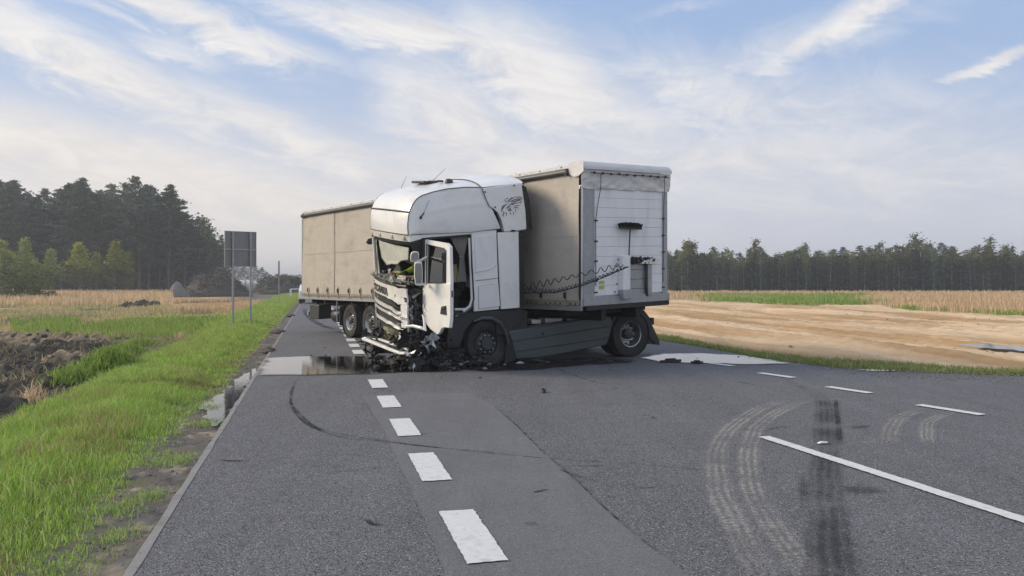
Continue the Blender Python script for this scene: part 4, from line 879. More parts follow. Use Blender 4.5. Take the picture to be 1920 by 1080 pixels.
# ------------------------------------------------------------------ wheel builder
def wheel(parent, loc, R_, W_, rim='steer', flip=1, steer=0.0, lean=0.0, rr=.29):
    T = Matrix.Translation(loc) @ Matrix.Rotation(steer, 4, 'Z') @ Matrix.Rotation(lean, 4, 'X') @ Matrix.Scale(flip, 4, (0, 1, 0))
    # outer face towards +y
    t = MB(); w2 = W_ / 2
    pr = [(rr, -w2 * .8), (rr + .03, -w2 * .95), (R_ * .8, -w2), (R_ * .94, -w2 * .96), (R_ * .985, -w2 * .86)]
    for k in range(5):
        a = -w2 * .8 + k * w2 * .4; pr += [(R_, a + .008), (R_, a + w2 * .33), (R_ - .014, a + w2 * .34), (R_ - .014, a + w2 * .39)]
    pr = pr[:-2] + [(R_ * .985, w2 * .86), (R_ * .94, w2 * .96), (R_ * .86, w2), (R_ * .80, w2 * .985), (R_ * .79, w2), (R_ * .68, w2 * .97), (rr + .03, w2 * .93), (rr, w2 * .8)]
    t.lathe(pr, 44, T=T)
    hub = MB()
    if rim == 'steer':      # front: dished disc, protruding hub
        r = MB(); r.lathe([(rr + .012, w2 * .86), (rr + .005, w2 * .95), (rr - .012, w2 * .88), (rr - .025, w2 * .5), (rr - .05, w2 * .42), (rr * .72, w2 * .62), (rr * .5, w2 * .7), (.05, w2 * .7), (0, w2 * .7)], 40, T=T)
        hub.lathe([(rr * .5, w2 * .7), (rr * .49, w2 * 1.02), (rr * .42, w2 * 1.12), (0, w2 * 1.14)], 28, T=T); br = rr * .62; by = w2 * .66; hr = rr * .82
    elif rim == 'drive':    # rear duals: deep dish
        r = MB(); r.lathe([(rr + .012, w2 * .9), (rr + .005, w2), (rr - .012, w2 * .93), (rr - .02, w2 * .3), (rr - .05, -w2 * .35), (rr * .6, -w2 * .45), (.05, -w2 * .45), (0, -w2 * .45)], 40, T=T)
        hub.lathe([(rr * .42, -w2 * .45), (rr * .42, w2 * .5), (rr * .3, w2 * .66), (0, w2 * .68)], 24, T=T); br = rr * .56; by = -w2 * .4; hr = rr * .76
    else:                   # trailer: aluminium disc with hand holes
        r = MB(); r.lathe([(rr + .012, w2 * .88), (rr + .005, w2 * .98), (rr - .014, w2 * .9), (rr - .03, w2 * .45), (rr - .06, w2 * .3), (rr * .6, w2 * .5), (rr * .4, w2 * .55), (0, w2 * .55)], 40, T=T)
        hub.lathe([(rr * .36, w2 * .55), (rr * .34, w2 * .95), (rr * .26, w2 * 1.02), (0, w2 * 1.03)], 24, T=T); br = rr * .5; by = w2 * .5; hr = rr * .76
    rt = r.build('wheel', M['darksteel'] if rim == 'steer' else M['steel'], parent, smooth=50)
    t.build('tyre', M['rubber'], rt, smooth=28)
    hub.build('hub', M['darksteel'] if rim != 'steer' else mat('hub_blue_grey', (.05, .06, .075), .5, metal=.4, var=.2), rt)
    nb = MB()
    for k in range(10):
        a = k * math.pi / 5; nb.lathe([(.017, 0), (.017, .05), (0, .055)], 6, T=T @ Matrix.Translation((br * math.cos(a), by, br * math.sin(a))))
    nb.build('wheel_nuts', M['steel'] if rim != 'steer' else M['galv'], rt)
    hb = MB()
    for k in range(10):
        a = (k + .5) * math.pi / 5; yy = by + (.012 if rim != 'drive' else .03)
        hb.lathe([(.030, 0), (.030, .008), (0, .008)], 10, T=T @ Matrix.Translation((hr * math.cos(a), yy - w2 * (.12 if rim == 'steer' else .05), hr * math.sin(a))))
    hb.build('hand_holes', M['ink'], rt)  # proud black discs paint the darkness inside open hand holes
    return rt

# ------------------------------------------------------------------ TRACTOR
TF = Frame((-1.145, 17.48), R(210)); sd = lambda px, py, y=1.25: TF.side(px, py, y)
trk = empty('truck_tractor', (TF.O.x, TF.O.y, 0), R(210)); tag(trk, 'white truck tractor with smashed front and open door, jackknifed against its trailer', 'truck')
SH = .11
def tilt(p): return Vector((p[0] - .065 * (1.25 - p[1]), p[1], p[2] + SH * (1.25 - p[1])))
def poly(pxs, y): return [sd(a, b, y) for a, b in pxs]
def spow(e, a, b): return max(0.0, 1 - abs(e) ** a) ** b
# roof cap outline on the near side (x, z) from the front lower edge to the rear
OUT = [(1.70, 2.60), (1.715, 2.78), (1.69, 3.0), (1.63, 3.15), (1.55, 3.27), (1.443, 3.356), (1.194, 3.447), (.883, 3.527), (.5, 3.58), (.12, 3.60)]
def resample(pl, n):
    P = [Vector((a, b)) for a, b in pl]; L = [0]
    for i in range(1, len(P)): L.append(L[-1] + (P[i] - P[i - 1]).length)
    return [(float(np.interp(k / n * L[-1], L, [p.x for p in P])), float(np.interp(k / n * L[-1], L, [p.y for p in P]))) for k in range(n + 1)]
OS = resample(OUT, 30); CC = Vector((.3, 2.9))
def shell(u, v, off=0.0, bulge=(.15, .16)):
    x, z = OS[min(30, int(round(u * 30)))]; e = v * 2 - 1; wv = spow(e, 2.6, .8)
    d = Vector((x, z)) - CC; front = min(1, max(0, (x - 1.0) / .6))
    up = min(1, max(0, (z - 2.9) / .4)); rise = .25 + .75 * min(1, max(0, (1.55 - x) / 1.3))
    return (x + bulge[0] * wv * front + off * front, (1.25 + off) * e, z + bulge[1] * wv * up * rise + off * up)
k_seam = 6
MB().grid(lambda u, v: shell(u * (k_seam / 30), v), k_seam, 26).build('visor_panel', M['paint'], trk, smooth=60, fn=tilt)
MB().grid(lambda u, v: shell((k_seam + u * (30 - k_seam)) / 30, v), 30 - k_seam, 26).build('roof_panel', M['paint'], trk, smooth=60, fn=tilt)
# gaskets
mb = MB()
for s_ in (0, 1): mb.tube([shell(i / 30, s_ * .999 + .0005, .006) for i in range(31)], .009, 6)
mb.tube([shell(k_seam / 30, j / 26, .003) for j in range(27)], .02, 6); mb.tube([shell(1, j / 26, .004) for j in range(27)], .008, 6); mb.tube([shell(0, j / 26, .002) for j in range(27)], .010, 6)
mb.build('gasket', M['trim'], trk, fn=tilt)
# roof side panels, both sides: slightly domed sheet with a crease
def roofside(sgn):
    top = OS; base = [(1.70, 2.60), (.9, 2.655), (.34, 2.695), (-.33, 2.79)]
    def fn(u, v):
        x, z = top[min(30, int(round(u * 30)))]
        if v == 0: pass
        bx = 1.70 - u ** .8 * 2.03; bz = float(np.interp(-bx, [-1.7, -.9, -.34, .33], [2.60, 2.655, 2.695, 2.79]))
        X = x + (bx - x) * v ** 1.0; Z = z + (bz - z) * v
        bul = .035 * math.sin(math.pi * v) ** .6 + .012 * math.exp(-((v - .38) / .03) ** 2) * (u > .3)
        return (X, sgn * (1.25 + bul), Z)
    return fn
side_l = MB().grid(roofside(1), 30, 20).build('roof_side_panel', M['paint'], trk, smooth=60, fn=tilt)
MB().grid(roofside(-1), 30, 20).build('roof_side_panel', M['paint'], trk, smooth=60, fn=tilt)
# side spoilers behind the joint, and the roof deflector between them
JT = [(902, 353), (906, 365), (911, 378), (915.6, 387), (923, 392), (931, 399), (937, 412), (940, 424), (942.4, 435)]
for sgn in (1, -1):
    yl = 1.25
    pts = [sd(a, b) for a, b in JT] + [sd(*p) for p in ((968, 433), (986, 430), (986, 400), (983, 370), (978, 343), (950, 346))]
    pts = [(p.x, sgn * 1.30, p.z) for p in pts]
    o = MB().prism(pts, (0, -sgn * .10, 0)).build('side_spoiler', M['paint'], trk, bevel=.02, fn=tilt)
    rub = [sd(*p) for p in ((976, 347), (984, 350), (991, 375), (996, 430), (985, 431), (983, 395))]
    MB().prism([(p.x, sgn * 1.309, p.z) for p in rub], (0, -sgn * .12, 0)).build('spoiler_edge_strip', M['ink'], trk, bevel=.006, fn=tilt)
    if sgn == 1: MB().tube([(p.x, 1.303, p.z) for p in [sd(a, b) for a, b in JT]], .007, 5).build('gasket', M['trim'], trk, fn=tilt)
def defl(u, v, k_=0):
    e = v * 2 - 1; x = .13 - u * .98; z0 = 3.60 + u * .155; return (x, 1.28 * e, z0 + (.165 + .05 * math.sin(u * math.pi)) * spow(e, 2.4, .8) + .004)
MB().grid(defl, 12, 26).build('roof_deflector', M['paint'], trk, smooth=60, fn=tilt)
MB().tube([Vector(defl(0, j / 26)) + Vector((.004, 0, .004)) for j in range(27)], .011, 6).build('gasket', M['trim'], trk, fn=tilt)
MB().prism([(p[0], p[1], p[2]) for p in [defl(1, j / 26) for j in range(27)]] + [(-.85, 1.25, 3.55), (-.85, -1.25, 3.55)], (-.02, 0, 0)).build('deflector_back', M['plast'], trk, fn=tilt)
# small screws, lamp bracket on the roof side, aerials, hatch, beacon
mb = MB()
for px, py in ((909.6, 359.5), (928.5, 388), (964, 347)): p = sd(px, py, 1.3); mb.ball((p.x, 1.31, p.z), .018, 0, 8)
mb.box((-.60, 1.29, sd(955, 432).z), (.09, .05, .035)); mb.build('screw_caps', M['ink'], trk, fn=tilt)
def sh_fix(x, y, dz=0.0):
    i = min(range(31), key=lambda i: abs(OS[i][0] - x) + (0 if OS[i][1] > 3.3 else 9)); p = shell(i / 30, (y / 1.25 + 1) / 2); return Vector((x, y, p[2] + dz))
hp = sh_fix(.72, -.15)
MB().box((.72, -.1, hp.z - .01), (.60, .80, .05)).build('roof_hatch', M['plast'], trk, bevel=.02, fn=tilt)
MB().box((.55, -.1, hp.z + .03), (.28, .50, .03)).build('roof_vent', M['trim'], trk, bevel=.01, fn=tilt)
bp = sh_fix(.62, .72); MB().lathe([(.0, .09), (.06, .085), (.085, .05), (.09, 0)], 16, T=Matrix.Translation(bp + Vector((0, 0, .0))) @ Matrix.Rotation(R(90), 4, 'X')).build('roof_beacon', M['trim'], trk, fn=tilt)
MB().box((.75, .55, bp.z + .03), (.10, .12, .04)).build('aerial_base', M['ink'], trk, fn=tilt)
a0 = sh_fix(1.25, -.55); MB().tube([a0, a0 + Vector((-.12, .05, .30))], [.006, .003], 5).build('aerial', M['ink'], trk, fn=tilt)
a0 = sh_fix(.45, -.75); MB().tube([a0, a0 + Vector((-.3, .1, .32))], [.006, .003], 5).build('aerial', M['ink'], trk, fn=tilt)
p = sd(789, 408, 1.29); mb = MB(); mb.ball(p, .03, 0, 8); mb.tube([p, p + Vector((-.06, .03, .10))], [.016, .012], 6); mb.tube([p + Vector((-.06, .03, .10)), p + Vector((-.16, .04, .34))], .004, 4); mb.build('side_aerial', M['ink'], trk)
# emblem of fine black strokes on the spoiler
strokes = [[(1440, 372), (1450, 388), (1444, 402)], [(1450, 372), (1470, 362), (1480, 372)], [(1430, 392), (1418, 398)], [(1455, 395), (1480, 385), (1500, 372), (1510, 352)], [(1490, 370), (1520, 362), (1545, 350)],
           [(1480, 395), (1515, 385), (1550, 372), (1580, 362)], [(1500, 402), (1540, 392), (1580, 380), (1612, 376)], [(1540, 352), (1580, 350), (1610, 352)], [(1560, 378), (1590, 368), (1614, 360)], [(1500, 415), (1540, 408), (1570, 402)],
           [(1560, 410), (1590, 402), (1610, 396)], [(1470, 412), (1450, 425), (1435, 445), (1424, 470)], [(1440, 420), (1425, 440), (1416, 470), (1418, 500)], [(1480, 425), (1510, 420), (1540, 425)], [(1530, 440), (1560, 432), (1590, 430)], [(1520, 455), (1550, 450), (1580, 455)],
           [(1460, 440), (1485, 436), (1505, 445)], [(1450, 455), (1480, 452), (1500, 462), (1490, 475)], [(1465, 468), (1485, 474), (1505, 466)], [(1475, 478), (1500, 480), (1515, 470)], [(1430, 480), (1436, 505), (1424, 530), (1440, 534)], [(1450, 488), (1462, 505), (1458, 524), (1470, 520)],
           [(1490, 490), (1502, 508), (1498, 520)], [(1520, 488), (1530, 504), (1526, 518)], [(1540, 465), (1550, 478), (1545, 490)], [(1560, 460), (1572, 468)], [(1445, 500), (1435, 516)], [(1585, 385), (1606, 392)], [(1510, 395), (1530, 420)], [(1468, 400), (1492, 410)], [(1500, 350), (1508, 366)], [(1590, 412), (1600, 424)]]
mb = MB()
for st in strokes:
    P = [sd(660 + a / 5.047, 300 + b / 5.047, 1.3) for a, b in st]; n = len(P); up = []
    for i, p in enumerate(P):
        d = (P[min(i + 1, n - 1)] - P[max(i - 1, 0)]).normalized(); nn = Vector((-d.z, 0, d.x)); wd = .009 if 0 < i < n - 1 else .0025
        up.append((p + nn * wd, p - nn * wd))
    for i in range(n - 1):
        q = [up[i][0], up[i][1], up[i + 1][1], up[i + 1][0]]; mb.add([Vector((a.x, 1.3035 + .003, a.z)) for a in q], [(0, 1, 2, 3)])
mb.build('griffin_emblem', M['ink'], trk, smooth=0, kind='stuff')
# marker-lamp band below the cap and dark visor rail
def fr(y, z, off=0.0, b=.17, x0=1.66): return Vector((x0 + b * spow(y / 1.25, 2.6, .8) + off, y, z))
def band(z0, z1, off0, off1, name, m, y0=-1.25, y1=1.25, n=26, th=.03, **kw):
    mb = MB(); mb.grid(lambda u, v: fr(y0 + (y1 - y0) * v, z0 + (z1 - z0) * u, off0 + (off1 - off0) * u), 2, n)
    mb.grid(lambda u, v: fr(y0 + (y1 - y0) * v, z1, off1 - th * u), 1, n); mb.grid(lambda u, v: fr(y0 + (y1 - y0) * v, z0, off0 - th * u), 1, n)
    return mb.build(name, m, trk, fn=tilt, smooth=40, **kw)
band(2.46, 2.595, -.02, .02, 'lamp_band', M['paint'])
band(2.385, 2.46, -.08, -.03, 'visor_rail', M['trim'], th=.05)
for y in (-1.0, -.2, .55, 1.05):
    p = fr(y, 2.525, .004); MB().box(p, (.03, .13, .07)).build('marker_lamp', M['lens'], trk, bevel=.008, fn=tilt)
# near-side band over the door
pts = [(1.66, 2.46), (1.70, 2.60), (.9, 2.655), (.34, 2.695), (.34, 2.655), (1.33, 2.555)]
MB().prism([(a, 1.255, b) for a, b in pts], (0, -.06, 0)).build('door_header', M['paint'], trk, bevel=.008, fn=tilt)
MB().tube([(1.70, 1.258, 2.60), (.9, 1.285, 2.655), (.34, 1.285, 2.695), (-.33, 1.285, 2.79)], .007, 5).build('gasket', M['intgrey'], trk, fn=tilt)
MB().tube([(1.62, 1.22, 2.45), (1.50, 1.24, 2.1), (1.42, 1.25, 1.62)], [.045, .04, .05], 8).build('front_pillar', M['ink'], trk, fn=tilt, label='blackened bent near front pillar')
MB().tube([(1.40, 1.235, 2.55), (1.38, 1.24, 1.9), (1.36, 1.24, 1.2)], .035, 8).build('door_pillar', M['ink'], trk, fn=tilt)
MB().prism([(1.66, 1.235, 2.46), (1.40, 1.235, 2.54), (1.38, 1.235, 2.25), (1.56, 1.235, 2.25)], (0, -.03, 0)).build('corner_panel', M['ink'], trk, fn=tilt)
MB().tube([(1.66, -1.2, 2.42), (1.62, -1.22, 2.0), (1.60, -1.22, 1.6)], .04, 8).build('front_pillar', M['paint'], trk, fn=tilt)
# rear side panel with locker and recess
rp = [(.34, 2.69), (-.235, 2.755), (-.30, 1.13), (.28, 1.095)]
MB().prism([(a, 1.25, b) for a, b in rp], (0, -.06, 0)).build('rear_side_panel', M['paint'], trk, bevel=.012, fn=tilt)
def emb(pts, name, m, y0=1.252, th=.014, bev=.006, par=None): return MB().prism([(p.x, y0, p.z) for p in pts], (0, th, 0)).build(name, m, par or trk, bevel=bev, fn=tilt)
def outline(pts, name, m, y0, r=.006):
    return MB().tube([(p.x, y0, p.z) for p in pts], r, 5, closed=True).build(name, m, trk, fn=tilt)
loc_ = [sd(*p) for p in ((897, 537), (934, 532), (937, 574), (897.5, 579))]
emb(loc_, 'locker_door', M['paint2']); outline(loc_, 'locker_seal', M['trim'], 1.255, .005)
rec = [sd(*p) for p in ((889, 444), (926, 441), (929, 470), (930, 492), (926, 499), (915, 505), (892, 510))]
emb(rec, 'blind_window', M['paint2'], th=.010); MB().tube([sd(*p, 1.262) for p in ((926, 441), (929, 470), (930, 492), (926, 499), (915, 505), (892, 510))], .012, 6).build('window_moulding', M['paint'], trk)
MB().tube([sd(*p, 1.256) for p in ((892, 526), (915, 524), (935, 521))], .005, 5).build('panel_crease', M['trim'], trk)
# side fairing
fp = [sd(*p) for p in ((932, 436), (971, 434), (973, 577), (938, 580))]
MB().prism([(p.x, 1.29, p.z) for p in fp], (0, -.05, 0)).build('side_fairing', M['paint'], trk, bevel=.012, label='tall white flap closing the gap behind the cab')
fs_ = [sd(*p) for p in ((970.5, 435), (980, 434.5), (981.5, 577), (972.5, 577))]
MB().prism([(p.x, 1.296, p.z) for p in fs_], (0, -.15, 0)).build('fairing_edge_strip', M['ink'], trk, bevel=.006)
MB().prism([(p.x, -1.26, p.z) for p in fp], (0, -.05, 0)).build('side_fairing', M['paint'], trk, bevel=.012, fn=tilt)
# far side wall, rear wall, floor, ceiling
MB().prism([(a, -1.25, b) for a, b in ((1.60, 2.46), (1.70, 2.6), (.3, 2.7), (-.30, 2.79), (-.30, 1.1), (.6, 1.0), (.6, 1.1), (1.45, 1.1), (1.5, 1.58))], (0, .05, 0)).build('far_side_wall', [M['interior']], trk, fn=tilt)
MB().prism([(a, -1.256, b) for a, b in ((1.5, 2.40), (.5, 2.5), (.5, 1.7), (1.5, 1.62))], (0, -.01, 0)).build('far_side_window', M['glass'], trk, fn=tilt)
MB().prism([(-.30, y, z) for y, z in ((-1.25, 1.1), (1.2, 1.1), (1.2, 3.5), (-1.25, 3.5))], (.05, 0, 0)).build('rear_wall', M['interior'], trk, fn=tilt)
MB().box((.62, -.03, 1.08), (1.85, 2.44, .06)).build('cab_floor', M['plast'], trk, fn=tilt)
MB().box((.66, -.03, 2.72), (1.9, 2.4, .03)).build('headliner', M['interior'], trk, fn=tilt)
# door opening frame
op = [sd(*p, 1.24) for p in ((800, 448), (882, 440.5), (884.5, 500), (888, 560), (884, 577), (872, 588), (853, 590))]
MB().tube(op, .022, 6).build('door_frame', M['trim'], trk)
MB().tube([sd(*p, 1.22) for p in ((880, 446), (882.5, 500), (885, 560), (881, 574), (868, 584))], .03, 6).build('door_jamb', M['paint2'], trk)
mb = MB()
for i, (a, b, c_, d_) in enumerate(((852, 577, 875, 583), (853, 589, 874, 594))):
    p, q = sd(a, b, 1.2), sd(c_, d_, 1.2); mb.box(((p.x + q.x) / 2, 1.12, (p.z + q.z) / 2), (abs(p.x - q.x), .2, .05))
mb.build('entry_step', M['alu'], trk, bevel=.01)
# interior
for yy in (.62, -.62):
    st = MB(); st.box((.62, yy, 1.42), (.5, .5, .16)); st.build('seat', M['seat'], trk, bevel=.05, fn=tilt)
    MB().box((.36, yy, 1.82), (.14, .5, .72)).build('backrest', M['seat'], trk, bevel=.05, fn=tilt); MB().box((.34, yy, 2.26), (.10, .28, .18)).build('headrest', M['seat'], trk, bevel=.03, fn=tilt)
    MB().box((.62, yy, 1.22), (.35, .35, .26)).build('seat_base', M['interior'], trk, fn=tilt)
MB().box((.02, 0, 1.62), (.55, 2.2, .16)).build('bunk', M['intgrey'], trk, bevel=.04, fn=tilt)
def dash(u, v):
    y = -1.15 + 1.95 * v; x = 1.12 + .40 * u + .12 * spow(y / 1.25, 2.6, .8) * u; return (x, y, 1.60 + .04 * math.sin(v * 9) - .05 * u + .05 * fbm(x * 4, y * 4))
mb = MB(); mb.grid(dash, 8, 24); mb.grid(lambda u, v: (1.12, -1.15 + 1.95 * v, 1.60 - .4 * u), 2, 20); mb.build('dashboard', M['interior'], trk, fn=tilt, smooth=50)
MB().tube([(1.02 + .16 * math.cos(a) * .5, .62 + .22 * math.sin(a), 1.72 + .2 * math.cos(a)) for a in [k * math.pi / 10 for k in range(20)]], .016, 7, closed=True).build('steering_wheel', M['ink'], trk, fn=tilt)
def curt(u, v):   # gathered curtain hanging at the rear of the doorway
    z = 2.62 - .92 * u; wide = .34 * (1 - u / .46) + .09 if u < .46 else .09 + .12 * (u - .46) / .54; xc = .50 + .12 * (1 - min(1, u / .46)) * .6
    return (xc + (v - .5) * wide, 1.14 + .025 * math.sin(v * 34) * (.4 + wide * 2), z)
MB().grid(curt, 16, 44).build('cab_curtain', M['fabric'], trk, smooth=60)
MB().tube([curt(.46, k / 10) for k in range(11)], .018, 6).build('curtain_tie', M['fabric'], trk)
MB().grid(lambda u, v: (.62 + (v - .5) * .16 * (.4 + u), 1.06 + .02 * math.sin(v * 20), 2.05 - .36 * u), 10, 20).build('rolled_bedding', M['beige'], trk, smooth=60, label='beige bedding bundled behind the seat')
for c_, d_, r_, nm, m_ in (((1.42, -.55, 1.72), (.02, .26, .15), (.3, .1, .5), 'paper_sheet', 'paper'), ((1.46, .12, 1.62), (.02, .34, .17), (.1, -.3, .2), 'paper_sheet', 'paper'), ((1.35, -.85, 1.72), (.16, .12, .14), (.5, .2, .1), 'torn_trim', 'intgrey'),
                      ((1.38, -.30, 1.84), (.03, .10, .16), (.2, .3, .5), 'torn_trim', 'intgrey'), ((1.30, -.2, 1.68), (.12, .2, .12), (.3, .3, .5), 'torn_trim', 'interior')):
    T = Matrix.Translation(c_) @ Matrix.Rotation(r_[0], 4, 'X') @ Matrix.Rotation(r_[1], 4, 'Y') @ Matrix.Rotation(r_[2], 4, 'Z')
    MB().box((0, 0, 0), d_, T=T).build(nm, M[m_], trk, bevel=.005, fn=tilt)
mb = MB()
for st in (((1.45, -.75, 1.66), (1.42, -.60, 2.0), (1.40, -.66, 2.08)), ((1.45, -.60, 1.66), (1.43, -.38, 2.02), (1.40, -.28, 2.14)), ((1.5, -.95, 1.62), (1.48, -.86, 1.85), (1.44, -.88, 1.95))): mb.tube(st, [.035, .03, .008], 5)
mb.build('torn_trim', M['ink'], trk, fn=tilt)
# windscreen remains: crazed sheet with a ragged lower edge, gasket, wipers
rag = [(-.62, 2.38), (-.3, 2.37), (.4, 2.36), (1.08, 2.34), (1.06, 2.1), (.8, 2.06), (.62, 1.97), (.3, 1.95), (.02, 1.90), (-.22, 1.98), (-.36, 2.02), (-.46, 2.16), (-.56, 2.26)]
mb = MB(); mb.prism([fr(y, z, -.10) for y, z in rag], (.012, 0, 0)); mb.build('cracked_windscreen', M['shard'], trk, fn=tilt, smooth=0)
MB().tube([fr(y, z, -.095) for y, z in rag[4:]], .014, 5).build('glass_edge', M['ink'], trk, fn=tilt)
mb = MB(); mb.prism([fr(y, z, -.09) for y, z in ((-1.12, 2.37), (-.86, 2.36), (-.9, 2.30), (-1.0, 2.33), (-1.08, 2.24))], (.01, 0, 0)); mb.build('glass_shard', M['shard'], trk, fn=tilt, smooth=0)
for sh_ in (((-1.12, 1.64), (-.98, 1.63), (-1.02, 1.86), (-1.09, 2.0)), ((-.92, 1.63), (-.70, 1.62), (-.80, 1.80)), ((.20, 1.60), (.48, 1.60), (.40, 1.72), (.27, 1.69))):
    MB().prism([fr(y, z, -.07) for y, z in sh_], (.01, 0, 0)).build('glass_shard', M['shard'], trk, fn=tilt, smooth=0)  # extra shards whose pale colour imitates reflections in the windscreen
mb = MB()
for _ in range(260):
    y = random.uniform(-1.1, .9); c = fr(y, 1.61 + random.random() ** 3 * .10, random.uniform(-.35, 0)); k = random.uniform(.008, .028); mb.ball(tilt(c), (k, k, k * .6), 0, 5, .4)
mb.build('glass_crumbs', M['shard'], trk, smooth=0, kind='stuff')
MB().tube([fr(-1.2 + 2.3 * i / 24, 1.585 - .03 * math.sin(i / 24 * math.pi), .01, x0=1.61) for i in range(25)], .028, 8).build('windscreen_gasket', M['ink'], trk, fn=tilt)
for y0, y1 in ((-1.0, -.35), (-.3, .35), (.1, .7)):
    MB().tube([fr(y0, 1.62, .03), fr((y0 + y1) / 2, 1.645, .06), fr(y1, 1.60, .04)], .014, 5).build('wiper_arm', M['ink'], trk, fn=tilt)
# front panel: three storeys of slats between white bars
def fpan(name, z0, z1, y0, y1, m, off=(.0, .0), bot=None, n=24, th=.03, label=None):
    def fn(u, v):
        y = y0 + (y1 - y0) * v; a = z0(y) if callable(z0) else z0; b = z1(y) if callable(z1) else z1
        k_ = min(1, max(0, (y + .2) / .9)); return fr(y, a + (b - a) * u + k_ * (.05 * fbm(y * 2.3, a * 1.7, 3) - .025) + .012 * fbm(y * 7, a * 5, 6), off[0] + k_ * .07 * fbm(y * 2.7, a * 3, 8) + (off[1] - off[0]) * u + .012 * fbm(y * 3, u * 2 + a * 3) * (v > .6) * 2, b=.15, x0=1.60)
    mb = MB(); mb.grid(fn, 4, n); mb.grid(lambda u, v: fn(0, v) - Vector((th * u, 0, 0)), 1, n); mb.grid(lambda u, v: fn(1, v) - Vector((th * u, 0, 0)), 1, n)
    mb.grid(lambda u, v: fn(v, 1) - Vector((th * u, 0, 0)), 1, 4); mb.grid(lambda u, v: fn(v, 0) - Vector((th * u, 0, 0)), 1, 4)
    return mb.build(name, m, trk, smooth=50, fn=tilt, label=label)
lens = lambda c, a, y0, y1, s_: (lambda y: c + s_ * a * max(0.0, math.sin(math.pi * min(1, max(0, (y - y0) / (y1 - y0))))) ** .7)
fpan('front_panel', 1.245, 1.56, -1.24, 1.04, M['paint'], (0, .02), label='white upper front panel carrying the maker name')
fpan('grille_slat', lens(1.17, .075, -1.15, .80, -1), lens(1.17, .06, -1.15, .80, 1), -1.15, .80, M['trim'], (-.05, -.03))
fpan('grille_bar', 1.02, 1.10, -1.16, .84, M['paint'], (-.01, .01)); fpan('grille_slat', .965, 1.02, -1.05, .76, M['trim'], (-.05, -.04)); fpan('grille_bar', .91, .965, -1.10, .80, M['paint'], (-.02, .0))
fpan('grille_slat', lens(.83, .07, -1.02, .70, -1), lens(.84, .065, -1.02, .70, 1), -1.02, .70, M['trim'], (-.05, -.03))
fpan('lower_bar', .70, .765, -1.05, .78, M['paint'], (-.03, -.02))
for y0, y1, z0, z1 in ((-1.24, -1.14, .45, 1.25), (.80, 1.05, .72, 1.25), (-1.15, -1.03, .74, .92)): fpan('front_corner_trim', z0, z1, y0, y1, M['paint'], (-.02, 0), n=6)
fpan('grille_backing', .62, 1.26, -1.12, .82, M['ink'], (-.09, -.07))
fpan('grille_slot', 1.30, 1.39, .50, 1.02, M['ink'], (.012, .016)); fpan('grille_slot', 1.36, 1.47, -1.235, -1.20, M['ink'], (.02, .02), n=3)
fpan('dent', .86, 1.0, .82, 1.02, M['paint2'], (-.06, .05), n=6, label='crumpled white corner piece')
# maker name in separate raised letters
fc = bpy.data.curves.new('txt', 'FONT'); fc.size = .20; fc.extrude = .006; fc.offset = .006
yy = -.93
fpl = [o for o in trk.children if o.name == 'front_panel'][0] if any(o.name == 'front_panel' for o in trk.children) else trk
for ch, wd in zip('SCANIA', (.145, .15, .155, .165, .06, .155)):
    fc.body = ch; to = bpy.data.objects.new('t', fc); COL.objects.link(to); bpy.context.view_layer.update()
    me = bpy.data.meshes.new_from_object(to.evaluated_get(bpy.context.evaluated_depsgraph_get())); bpy.data.objects.remove(to)
    for v in me.vertices:
        y = yy + v.co.x * 1.25; base = fr(y, 1.30 + v.co.y * 1.0, .0, b=.15, x0=1.60); base.x += .016 + .02 * .5 + v.co.z; v.co = tilt(base)
    me.materials.append(M['letter']); o = bpy.data.objects.new('letter', me); COL.objects.link(o); o.parent = fpl
    yy += wd * 1.26 + .014
bpy.data.curves.remove(fc)
# radiator and crushed lower front
mb = MB(); mb.grid(lambda u, v: (1.60 + .05 * fbm(u * 4, v * 4), -.70 + 1.25 * v, .72 - .50 * u), 14, 20); mb.build('radiator', M['leaf'], trk, fn=tilt, smooth=20)
mb = MB(); mb.box((1.2, -.3, .55), (.5, 1.5, .7)); mb.box((1.35, -1.0, .5), (.25, .25, .7)); mb.build('engine_block', M['chassis'], trk, bevel=.02)
bm_ = MB()
def strip(mbx, P, w_, h_, m=0):
    P = [Vector(p) for p in P]
    for i in range(len(P) - 1):
        a, b = P[i], P[i + 1]; d = (b - a).normalized(); s_ = d.cross(Vector((0, 0, 1))).normalized() * w_ / 2; u_ = Vector((0, 0, h_ / 2))
        mbx.add([a - s_ - u_, a + s_ - u_, a + s_ + u_, a - s_ + u_, b - s_ - u_, b + s_ - u_, b + s_ + u_, b - s_ + u_], [(0, 1, 2, 3), (7, 6, 5, 4), (0, 4, 5, 1), (1, 5, 6, 2), (2, 6, 7, 3), (3, 7, 4, 0)], m)
lw = lambda px, py, Y: TF.loc(at(px, py, Y))
strip(bm_, [lw(682, 635, 17.1), lw(700, 642, 16.7), lw(730, 654, 16.1), (lw(752, 662, 15.7)), lw(762, 662, 15.5)], .10, .055)
strip(bm_, [lw(690, 636, 17.5), lw(712, 636, 17.1), lw(745, 648, 16.3), lw(764, 655, 15.9), lw(770, 668, 15.7)], .07, .045)
strip(bm_, [lw(684, 634, 17.2), lw(696, 634, 17.4)], .08, .05); strip(bm_, [lw(722, 640, 16.9), lw(752, 655, 16.0)], .05, .03)
bm_.build('hanging_bumper', M['paint'], trk, bevel=.012, label='white bumper torn off and hanging by its left end')
mb = MB(); strip(mb, [lw(700, 638, 17.0), lw(730, 649, 16.3), lw(755, 658, 15.8)], .16, .02); mb.build('bumper_insert', M['trim'], trk)
